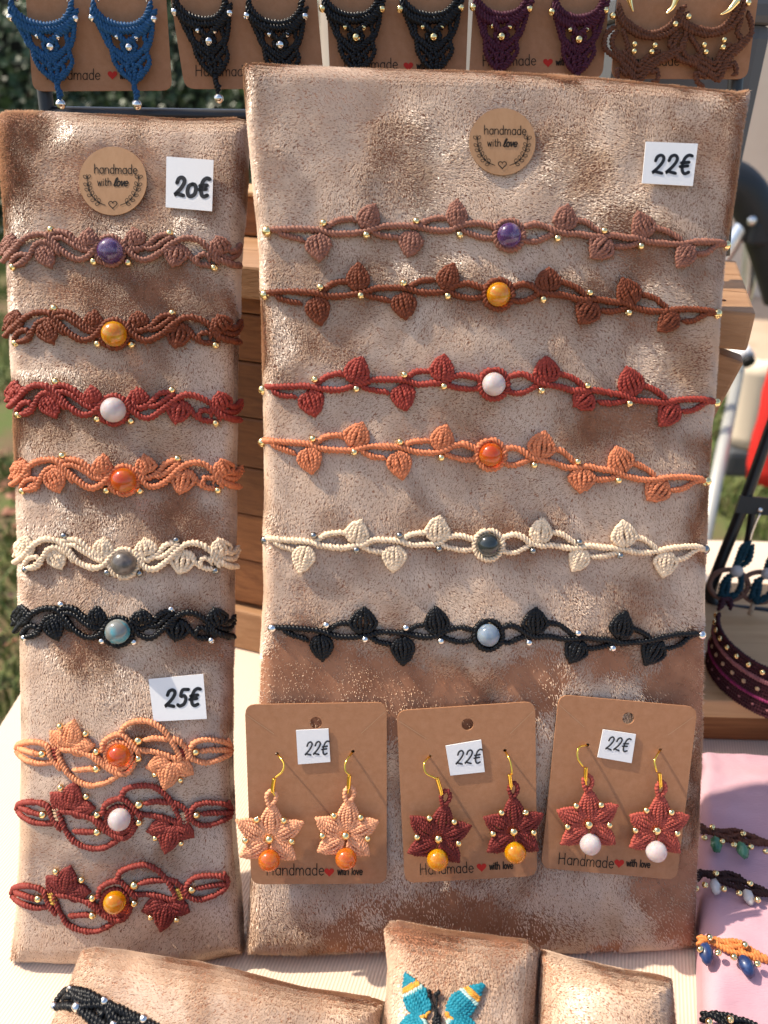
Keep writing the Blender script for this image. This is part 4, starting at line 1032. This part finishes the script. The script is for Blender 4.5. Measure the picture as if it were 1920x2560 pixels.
def brown_earring(fl, f, label, right=False):
    m = CORD['brown']; th = thing('fan_earring', label, 'earring', fl.hit(f([(1090, 300)]))[0], 'brown fan earrings on the black stand')
    dh = .0022; mb = MB()
    for P in ([(1010, 20), (1035, 80), (1085, 120), (1150, 145), (1215, 125), (1265, 75), (1300, 20)], [(1000, 55), (1040, 110), (1090, 145), (1150, 160), (1220, 148), (1280, 100), (1312, 50)]):
        rope(mb, fl, f(P), .00115, dh, .0012)
    part('crescent_band', mb, m, th)
    for P in ([(1000, 110), (960, 150), (955, 205), (990, 240), (1040, 262)], [(1005, 130), (985, 175), (1000, 225), (1050, 255)], [(1030, 120), (1048, 180), (1060, 235)],
              [(1300, 110), (1302, 170), (1280, 215), (1230, 250), (1180, 270)], [(1270, 130), (1235, 180), (1240, 215), (1200, 255)],
              [(995, 240), (1050, 290), (1095, 330), (1150, 285), (1230, 235), (1300, 200)], [(1010, 225), (1060, 270), (1098, 305), (1150, 262), (1220, 225)],
              [(1030, 225), (1070, 252), (1100, 280), (1140, 245), (1190, 215)], [(1020, 270), (1060, 315), (1098, 352), (1140, 310), (1190, 265)],
              [(1050, 325), (1012, 300), (1010, 340), (1030, 360)], [(1150, 320), (1180, 305), (1180, 345), (1160, 355)]):
        add_cord(th, fl, f(P), m, .0010, dh - .0002, 'net_cord')
    for p, r in (((988, 68), 9), ((1315, 72), 9), ((1082, 190), 8), ((1080, 222), 8), ((1170, 195), 8), ((1156, 224), 8)): add_bead(th, fl, f([p])[0], r, GOLD, dh + .0008)
    sp = [[(1454, 64), (1492, 42), (1527, 0)]] if right else [[(1076, 50), (1064, 12), (1056, -20)], [(1218, 60), (1246, 32), (1262, -8)]]
    for q in sp:
        mb = MB(); P = fl.hit(catmull(sz2(q), 8), .004); tube(mb, P, np.linspace(.0003, .0014, len(P)), fl.n, 8); part('gold_spike', mb, GOLD, th)
def f1(p): return sz2(p)
def f2(p):
    p = np.array(p, float) - [1150, 145]; a = math.radians(-17); q = np.stack([p[:, 0] * math.cos(a) - p[:, 1] * math.sin(a), p[:, 0] * math.sin(a) + p[:, 1] * math.cos(a)], 1)
    return sz2(q * [1.0, 1.0] + [1435, 130])
brown_earring(TC[4], f1, 'brown fan earring with looped edges, left of its pair')
brown_earring(TC[4], f2, 'brown fan earring tilted at the upper right corner', True)

# slate storage bin behind the brown earrings
def bin_():
    c = px_at((1690, 130), .40); m = mat('slate_plastic', (.085, .09, .095), .5)
    th = thing('storage_tin', 'slate grey tin on the crate behind the brown earrings', 'tin', (c[0], c[1], .203))
    mb = MB(); box(mb, (c[0], .40, .250), .066, .04, .092, bev=.006); part('body', mb, m, th, False)
    mb = MB(); box(mb, (c[0], .40, .300), .070, .044, .010, bev=.003); part('lid', mb, m, th, False)
bin_()

# ------------------------------------------------------------------ pillows in front
def pillow(label, o, lean, yaw, top, right, bottom, left, bulge, seed, thick=.022, ns=60, ntt=50, name='velvet_pillow'):
    pl = lean_plane(o, lean, yaw)
    pad(name, label, pl, top, right, bottom, left, thick, bulge, .008, seed, ns, ntt, .0013, 1500, cat='pillow', group='velvet pillows at the front edge')
    return pl
o_ = ztab([(1150, 2335)], .044)[0]
PC = pillow('small velvet pillow carrying the blue butterfly at the bottom', o_, 58, 2,
            [(968, 2328), (982, 2306), (1020, 2312), (1120, 2330), (1250, 2345), (1318, 2350), (1350, 2372)], [(1350, 2372), (1346, 2470), (1338, 2600), (1330, 2800)],
            [(955, 2800), (1140, 2806), (1330, 2800)], [(968, 2328), (978, 2420), (962, 2600), (955, 2800)], .006, 31)
o_ = ztab([(1500, 2430)], .038)[0]
PR = pillow('empty velvet pillow to the right of the butterfly pillow', o_, 58, -4,
            [(1346, 2384), (1362, 2378), (1440, 2400), (1560, 2428), (1660, 2444), (1680, 2450)], [(1680, 2450), (1684, 2520), (1690, 2620), (1692, 2800)],
            [(1330, 2800), (1500, 2806), (1692, 2800)], [(1346, 2384), (1340, 2500), (1332, 2650), (1330, 2800)], .006, 37)
o_ = ztab([(560, 2440)], .030)[0]
PL = pillow('long slanted velvet pillow with a black bracelet at the bottom left', o_, 62, 6,
            [(206, 2376), (240, 2368), (380, 2388), (560, 2420), (760, 2470), (930, 2496), (962, 2508)], [(962, 2508), (950, 2580), (940, 2680), (930, 2800)],
            [(40, 2800), (400, 2830), (930, 2800)], [(206, 2376), (178, 2450), (120, 2580), (40, 2800)], .007, 43, ns=90)
# black bracelet on the long pillow
def zb(p): return np.array(p, float) / 2.9625 + [80, 2340]
def black_band():
    th = thing('black_bracelet', 'black bracelet with silver beads around the long pillow', 'bracelet', PL.pt([(250, 2520)])[0])
    m = CORD['black']
    for P in ([(165, 510), (215, 440), (285, 395), (360, 410), (430, 430), (520, 490), (600, 520), (720, 575), (850, 640), (980, 700), (1140, 770)],
              [(170, 530), (250, 515), (330, 525), (430, 515), (520, 515), (560, 560), (600, 650), (680, 700)], [(285, 400), (320, 450), (340, 520), (390, 580), (460, 640), (540, 690)],
              [(300, 430), (400, 480), (470, 480), (540, 480)], [(545, 490), (590, 560), (640, 620), (720, 615), (820, 610)], [(400, 560), (460, 600), (520, 640), (600, 700)],
              [(430, 440), (500, 470), (560, 500), (640, 550), (740, 600), (860, 660)], [(350, 430), (430, 455), (500, 475)], [(620, 640), (720, 650), (830, 660), (940, 700)], [(230, 480), (260, 450), (300, 440)],
              [(480, 560), (520, 575), (500, 610), (460, 600)]):
        add_cord(th, PL, zb(P), m, .00115, .0006)
    for p, r in (((168, 520), 11), ((285, 393), 10), ((330, 525), 12), ((538, 478), 11), ((828, 612), 11), ((605, 655), 10)): add_bead(th, PL, zb(p), r * .9, SILVER, .0014)
black_band()
# butterfly
def zf(p): return np.array(p, float) / 2.07375 + [920, 2280]
def butterfly():
    th = thing('butterfly_brooch', 'blue macrame butterfly with orange and pale tips on the middle pillow', 'brooch', PC.pt([(1090, 2545)])[0])
    def wing(base, tip, hw, bands, lanes=(.96, .68, .40, .13)):
        L = [catmull(np.array(q)) for q in leaf_lanes(base, tip, hw, lanes, .2, True)]
        for f0, f1_, cord in bands:
            mb = MB()
            for C_ in L:
                n = len(C_); seg = C_[int(f0 * (n - 1)):int(f1_ * (n - 1)) + 1]
                if len(seg) > 1:
                    rope3(mb, PC.pt(seg[:, :2] + RNG.normal(0, .3, 2), .0009 + seg[:, 2]), .00066, PC.n, .00095, taper=False)
            part('wing_band', mb, CORD[cord], th)
    up = ((0, .09, 'gold'), (.09, .64, 'teal'), (.64, .70, 'aqua'), (.70, .80, 'gold'), (.80, 1, 'teal'))
    wing((1066, 2548), (1012, 2434), 31, up); wing((1116, 2548), (1209, 2459), 31, up)
    lo = ((0, .12, 'aqua'), (.12, 1, 'teal'))
    wing((1070, 2552), (984, 2590), 30, lo); wing((1114, 2552), (1208, 2596), 30, lo)
    def C(pts, cord, r, dh, name): add_cord(th, PC, pts, CORD[cord], r, dh, name)
    for P in ([(1073, 2480), (1078, 2500), (1085, 2520), (1090, 2540)], [(1091, 2484), (1092, 2502), (1091, 2520), (1091, 2540)]): C(P, 'black', .00042, .0012, 'antenna')
    for p in ((1073, 2480), (1074, 2489), (1091, 2486), (1096, 2482)):
        mb = MB(); ball(mb, PC.pt([p], .0018)[0], .00072, PC.n, 1, 10, 7, .06); part('antenna_knot', mb, CORD['black'], th)
    for P in ([(1091, 2532), (1090, 2550), (1091, 2600)], [(1085, 2538), (1086, 2560), (1086, 2600)], [(1097, 2538), (1096, 2560), (1096, 2600)]): C(P, 'black', .0008, .0008, 'body_cord')
butterfly()

# ------------------------------------------------------------------ right side of the table
def tray():
    A = ztab([(1752, 1868)], 0)[0]; th = thing('wooden_tray', 'pale wooden tray beside the wide board, under the burgundy cuff', 'tray', A + [.06, .05, 0])
    y0 = A[1]; x0 = A[0] - .02
    mb = MB(); box(mb, (x0 + .15, y0 + .052, .0215), .30, .100, .0105, bev=.0012); part('top_board', mb, WOOD_L, th, False)
    mb = MB(); box(mb, (x0 + .15, y0 + .053, .0078), .296, .096, .0155, bev=.0012); part('lower_board', mb, WOOD, th, False)
    return .02675, y0
TRZ, TRY = tray()
TOPT = Plane((0, 0, TRZ), (0, 0, 1))

def cuff():
    th = thing('woven_cuff', 'burgundy woven cuff bracelet with gold beads standing on the wooden tray', 'bracelet', ztab([(1880, 1700)], TRZ)[0])
    pL = ztab([(1800, 1716)], TRZ)[0]; R = .034; c = pL + np.array([R * .96, R * .22, 0])
    H = .026
    a = np.radians(np.linspace(150, 305, 60)); rim = lambda z, rr=R, dz=0: np.stack([c[0] + rr * np.cos(a), c[1] + rr * np.sin(a), TRZ + z + 0 * a], 1)
    mb = MB()
    for i in range(14): rope3(mb, rim(.0009 + i * .0018), .00105, np.array([0, 0, 1.0]), .0012, 6)
    part('woven_band', mb, CORD['burg'], th)
    for z, cd_ in ((.0185, 'dusty'), (.0178, 'dusty'), (.0088, 'magenta')):
        mb = MB(); rope3(mb, rim(z, R + .0008), .0009, np.array([0, 0, 1.0]), .0011, 6); part('accent_cord', mb, CORD[cd_], th)
    for k in range(0, 60, 4):
        d = np.array([math.cos(a[k]), math.sin(a[k]), 0]); p = c + d * (R + .0010)
        mb = MB(); bead(mb, p + [0, 0, TRZ + .0225 - c[2]], .0014, (-d[1], d[0], 0.01), np.array([0, .01, 1.0])); part('bead', mb, GOLD, th)
        mb = MB(); ball(mb, p + [0, 0, TRZ + .0132 - c[2]], .0011, d, .6, 8, 5); part('tan_knot', mb, CORD['tan'], th)
        mb = MB(); ball(mb, p + [0, 0, TRZ + .0045 - c[2]], .0007, d, .6, 8, 5); part('tan_knot', mb, CORD['dusty'], th)
    mb = MB(); k = rim(H, R)[0]; rope3(mb, [k, k + [.002, .004, .003], k + [.006, .005, .002], k + [.006, .001, 0]], .0018, np.array([0, 0, 1.0]), .002); part('end_loop', mb, CORD['burg'], th)
cuff()

E1 = None
def side_stand():
    o = ztab([(1785, 1505)], TRZ)[0]; pl = lean_plane(o, 14, -12)
    th = thing('earring_stand', 'black metal earring stand at the right edge behind the burgundy cuff', 'earring stand', o)
    def bar(name, pts, r):
        mb = MB(); tube(mb, pl.hit(catmull(pts, 8)), r, pl.n, 10); part(name, mb, BLACKM, th)
    bar('side_bar', [(1990, 900), (1930, 1062), (1860, 1258), (1800, 1410), (1776, 1476), (1782, 1506), (1810, 1520), (1900, 1530), (2080, 1550)], .0030)
    mb = MB(); q = [(1852, 1240), (2080, 1262), (2080, 1302), (1838, 1282)]; sheet(mb, pl, np.array(q), .004, .003); part('cross_bar', mb, BLACKM, th, False)
    bar('inner_bar', [(1886, 1250), (1870, 1350), (1855, 1400)], .0020)
    mb = MB(); ball(mb, pl.hit([(1900, 1275)], .0042)[0], .0014, pl.n, .4, 10, 5); part('screw', mb, SILVER, th)
    fl = Flat(pl, (0, 0), .005)
    for k, (dx, dy) in enumerate(((0, 0), (78, 6))):
        t = thing('ring_earring', ('dark teal earring with brown ring hanging on the side stand', 'teal earring cut by the right edge of the picture')[k], 'earring', fl.hit([(1830 + dx, 1440)])[0], 'teal earrings on the side stand')
        def S(p): return np.array(p, float) + [dx, dy]
        mb = MB(); P = fl.hit(S(ring_pts(1822, 1462, 48, 38, 0, 360, 40)), .001); tube(mb, P, .0014, fl.n, 8); part('ring', mb, mat('brown_leather_ring', (.20, .095, .06), .6), t)
        for q in ([(1872, 1352), (1858, 1390), (1840, 1415)], [(1880, 1362), (1872, 1398), (1850, 1420)], [(1862, 1356), (1846, 1395), (1838, 1418)], [(1838, 1432), (1812, 1452), (1800, 1490)], [(1852, 1436), (1850, 1470), (1826, 1500)],
                  [(1800, 1470), (1815, 1498), (1840, 1480)], [(1822, 1440), (1818, 1472), (1812, 1500)]): add_cord(t, fl, S(q), CORD['dteal'], .0017, .0015)
        mb = MB(); ball(mb, fl.hit(S([(1842, 1428)]), .004)[0], .0034, fl.n, .5, 14, 9); part('stone', mb, GEM['clear'], t)
        mb = MB(); tube(mb, fl.hit(S([(1806, 1500), (1800, 1520), (1790, 1545)]), .002), .0012, fl.n, 8); part('tassel', mb, CORD['tan'], t)
        mb = MB(); tube(mb, fl.hit(S(catmull([(1874, 1352), (1880, 1330), (1892, 1300), (1900, 1285)], 6)), .003), .0006, fl.n, 6); part('ear_wire', mb, SILVER, t)
side_stand()

# pink display pad and its bracelets
def pink():
    pl = Plane((0, 0, .015), (0, 0, 1)); th = thing('pink_display_pad', 'pale pink fabric display pad at the lower right', 'display pad', ztab([(1840, 2200)])[0])
    a = ztab([(1748, 1876)], .015)[0]; b = ztab([(1770, 2600)], .015)[0]
    nx, ny = 60, 120; Y = np.linspace(a[1], b[1] - .03, ny); mb = MB(); V = np.zeros((nx, ny, 3))
    for j, y in enumerate(Y):
        xl = a[0] + (b[0] - a[0]) * (y - a[1]) / (b[1] - a[1]); V[:, j, 0] = xl + np.linspace(0, 1, nx) ** 1.6 * .16; V[:, j, 1] = y
    d = (V[..., 0] - V[:1, :, 0]); e = np.minimum(d, .006); dr = .006 - np.sqrt(np.maximum(.006 ** 2 - (.006 - e) ** 2, 0))
    V[..., 2] = .015 - dr + .0020 * np.sin(V[..., 1] * 115 + 2 * fbm(V[..., 0] * 20 + 3, V[..., 1] * 20 + 3, 3)) * np.clip(d / .01, 0, 1) + .0050 * (fbm(V[..., 0] * 42 + 4, V[..., 1] * 60 + 4, 77, 4) - .5) * np.clip(d / .006, 0, 1)
    i = np.arange(nx - 1)[:, None] * ny; j = np.arange(ny - 1)[None]
    mb.add(V.reshape(-1, 3), np.stack([i + j, i + j + 1, i + ny + j + 1, i + ny + j], -1).reshape(-1, 4))
    for edge in (V[0], V[:, 0], V[:, -1], V[-1]):
        E2 = edge.copy(); E2[:, 2] = .0003; n = len(edge); jj = np.arange(n - 1); mb.add(np.vstack([edge, E2]), np.stack([jj, jj + 1, n + jj + 1, n + jj], 1))
    m = mat('pale_pink_fabric', (.54, .32, .36), .75, spec=.25); noise_col(m, (.50, .285, .33), (.58, .35, .39), 30, 3); noise_bump(m, 500, .25, .0008, 2, (1, 4, 1)); part('fabric', mb, m, th)
    pl.surf = lambda px: np.full(len(px), .0008)
    def br(label, base, cord, gem, pts, stones, beads, name='drop_bracelet'):
        t = thing(name, label, 'bracelet', pl.pt([pts[1]])[0], 'bracelets on the pink pad'); P = np.array(pts, float)
        for k, off in enumerate(((0, -9, 0), (0, 9, 3.1), (0, 0, 1.6), (0, -3, 4.6))):
            C = catmull(P, 10); wv = np.stack([0 * C[:, 0], off[1] * .7 + 8 * np.sin(np.linspace(0, 9, len(C)) + off[2])], 1)
            add_cord(t, pl, (C + wv)[::3], CORD[cord], .0010, .0006 + .0005 * (k % 2))
        for (x, y, s) in stones:
            mb = MB(); c = pl.pt([(x, y)], .0022)[0]; dd = np.array([RNG.uniform(-.25, .25), -1.0, -.25]); ball(mb, c, s * .000108, dd / np.linalg.norm(dd), 1.45, 9, 6, .07)
            part('stone', mb, GEM[gem], t)
        for p in beads: add_bead(t, pl, p, 8.5, GOLD, .0034)
    zz = lambda L: [tuple(np.array(p, float) / 2.4397 + [1240, 1700]) for p in L]
    br('brown braided bracelet with green stone drops on the pink pad', 0, 'choc', 'green', zz([(1232, 905), (1300, 925), (1400, 945), (1500, 960), (1600, 985), (1760, 1020)]),
       [(*p, 20) for p in zz([(1343, 1002), (1503, 1038)])], zz([(1320, 897), (1272, 962), (1380, 985), (1508, 937), (1452, 1005), (1555, 1018), (1645, 1045)]))
    br('dark brown braided bracelet with pale quartz drops on the pink pad', 0, 'dark', 'clear', zz([(1218, 1210), (1260, 1180), (1340, 1200), (1430, 1215), (1540, 1265), (1640, 1300), (1760, 1330)]),
       [(*p, 18) for p in zz([(1338, 1260), (1541, 1325)])], zz([(1342, 1180), (1275, 1250), (1390, 1275), (1220, 1270), (1550, 1242), (1483, 1300), (1595, 1340)]))
    br('orange braided bracelet with dark blue stone drops on the pink pad', 0, 'amber', 'lapis', zz([(1232, 1600), (1300, 1590), (1400, 1620), (1500, 1640), (1600, 1690), (1760, 1740)]),
       [(*p, 22) for p in zz([(1282, 1668), (1527, 1745)])], zz([(1303, 1570), (1355, 1662), (1518, 1615), (1450, 1688), (1595, 1730), (1245, 1640)]))
    br('black braided bracelet at the bottom right corner of the pink pad', 0, 'black', 'clear', zz([(1255, 2065), (1330, 2050), (1420, 2085), (1540, 2110), (1700, 2160)]), [], zz([(1428, 2070), (1300, 2085)]))
pink()

# ------------------------------------------------------------------ blurred things at the far right
def chair():
    Y = 1.05; th = thing('folding_chair', 'folding chair with silver tube legs and black back at the right edge', 'chair', px_at((1900, 700), Y) * [1, 1, 0] + [0, 0, GZ])
    sil = mat('brushed_aluminium', (.80, .80, .80), .32, .9); blk = mat('black_plastic', (.018, .019, .021), .5)
    def bar(name, P, r, m, y=Y, s=10):
        mb = MB(); tube(mb, np.array([px_at(p, y + dy) for *p, dy in catmull(np.array([(*p, 0) if len(p) == 2 else p for p in P], float), 8)]), r, (0, 1, 0), s); part(name, mb, m, th)
    mb = MB(); C = catmull([(1790, 440), (1850, 470), (1890, 530), (1925, 620), (1960, 740)], 10); P = np.array([px_at(p, Y) for p in C]); tube(mb, P, np.full(len(P), .026), (0, 1, 0), 14); part('backrest', mb, blk, th)
    bar('leg', [(1880, 530), (1835, 600), (1790, 670), (1700, 800), (1560, 1020), (1400, 1330)], .0105, sil)
    bar('leg', [(1882, 560), (1876, 640), (1862, 740), (1800, 860), (1680, 1100), (1500, 1450)], .0105, sil, Y + .05)
    mb = MB(); box(mb, px_at((1895, 578), Y), .035, .05, .03, bev=.006); part('hinge', mb, blk, th, False)
    mb = MB(); ball(mb, px_at((1880, 552), Y - .026), .006, np.array([0, -1.0, 0]), .5, 10, 6); part('rivet', mb, sil, th)
chair()
def tent_pole():
    th = thing('tent_pole', 'grey metal pole lying diagonally beyond the crate with a capped white end', 'pole', px_at((1810, 1100), .9))
    m = mat('dull_grey_metal', (.42, .42, .39), .45, .3); wm = mat('white_plastic_collar', (.75, .76, .76), .5); bk = mat('black_rubber_cap', (.01, .01, .01), .6)
    mb = MB(); A, B = px_at((1852, 905), 1.25), px_at((1745, 1420), .75); tube(mb, [A, A * .5 + B * .5, B], .0085, (0, 1, 0), 12); part('shaft', mb, m, th)
    d = (A - B) / np.linalg.norm(A - B); q = px_at((1858, 880), 1.2)
    mb = MB(); tube(mb, [q - d * .02 + [0, .03, 0], q, q + [.002, -.012, -.006]], .0125, (1, 0, 0), 14); part('collar', mb, wm, th)
    mb = MB(); tube(mb, [q + [.003, -.013, -.008], q + [.005, -.020, -.012]], .0100, (1, 0, 0), 14); part('end_cap', mb, bk, th)
tent_pole()
def bags():
    m = mat('red_fabric', (.55, .02, .015), .65); c = px_at((1990, 960), 1.0); th = thing('red_bag', 'bright red cloth bag cut off by the right edge', 'bag', c - [0, 0, .14])
    mb = MB(); n = 26; rows = []
    for z in np.linspace(-.14, .09, 12):
        w_ = .038 * (1 - .15 * ((z + .02) / .11) ** 2); a = np.linspace(0, 2 * np.pi, n, endpoint=False)
        rows.append(np.stack([c[0] + w_ * (1 + .07 * np.sin(5 * a + z * 60)) * np.cos(a), c[1] + .03 * np.sin(a), c[2] + z + 0 * a], 1))
    grid_tube(mb, np.array(rows)); part('body', mb, m, th)
    mb = MB(); tube(mb, catmull([c + [-.02, -.01, .085], c + [-.012, -.01, .13], c + [.012, -.01, .13], c + [.02, -.01, .085]], 8), .004, (0, 1, 0), 8); part('handle', mb, m, th)
    # cream canvas sack with a dark base leaning beyond
    c = px_at((1888, 1030), 1.30); th = thing('canvas_sack', 'cream canvas sack with a dark base beyond the side stand', 'sack', c - [0, 0, .11])
    mb = MB(); rows = []
    for z in np.linspace(-.06, .09, 9):
        w_ = .030 + .018 * (z + .06) / .15; a = np.linspace(0, 2 * np.pi, 20, endpoint=False)
        rows.append(np.stack([c[0] + w_ * np.cos(a) * (1 + .08 * np.sin(4 * a + 1)), c[1] + .03 * np.sin(a), c[2] + z + .006 * np.sin(3 * a) * (z > .08)], 1))
    grid_tube(mb, np.array(rows)); part('body', mb, mat('cream_canvas', (.70, .60, .46), .85), th)
    mb = MB(); box(mb, c - [0, 0, .088], .085, .07, .05, bev=.01); part('base', mb, mat('slate_base', (.06, .065, .07), .6), th, False)
bags()

# papers and trinkets on the cloth behind the side stand
def leaflet():
    a = ztab([(1950, 1345)], .0)[0]
    th = thing('leaflet_stack', 'white and orange printed leaflets behind the side stand', 'leaflet', a)
    mb = MB(); box(mb, a + [.02, -.004, .03], .05, .002, .062, (1, 0, 0), (0, .97, .22), (0, -.22, .97)); part('sheet', mb, PAPER, th, False)
    mb = MB(); box(mb, a + [.016, -.009, .038], .028, .0012, .03, (1, 0, 0), (0, .97, .22), (0, -.22, .97)); part('orange_print', mb, mat('orange_print', (.75, .28, .03), .6), th, False)
leaflet()
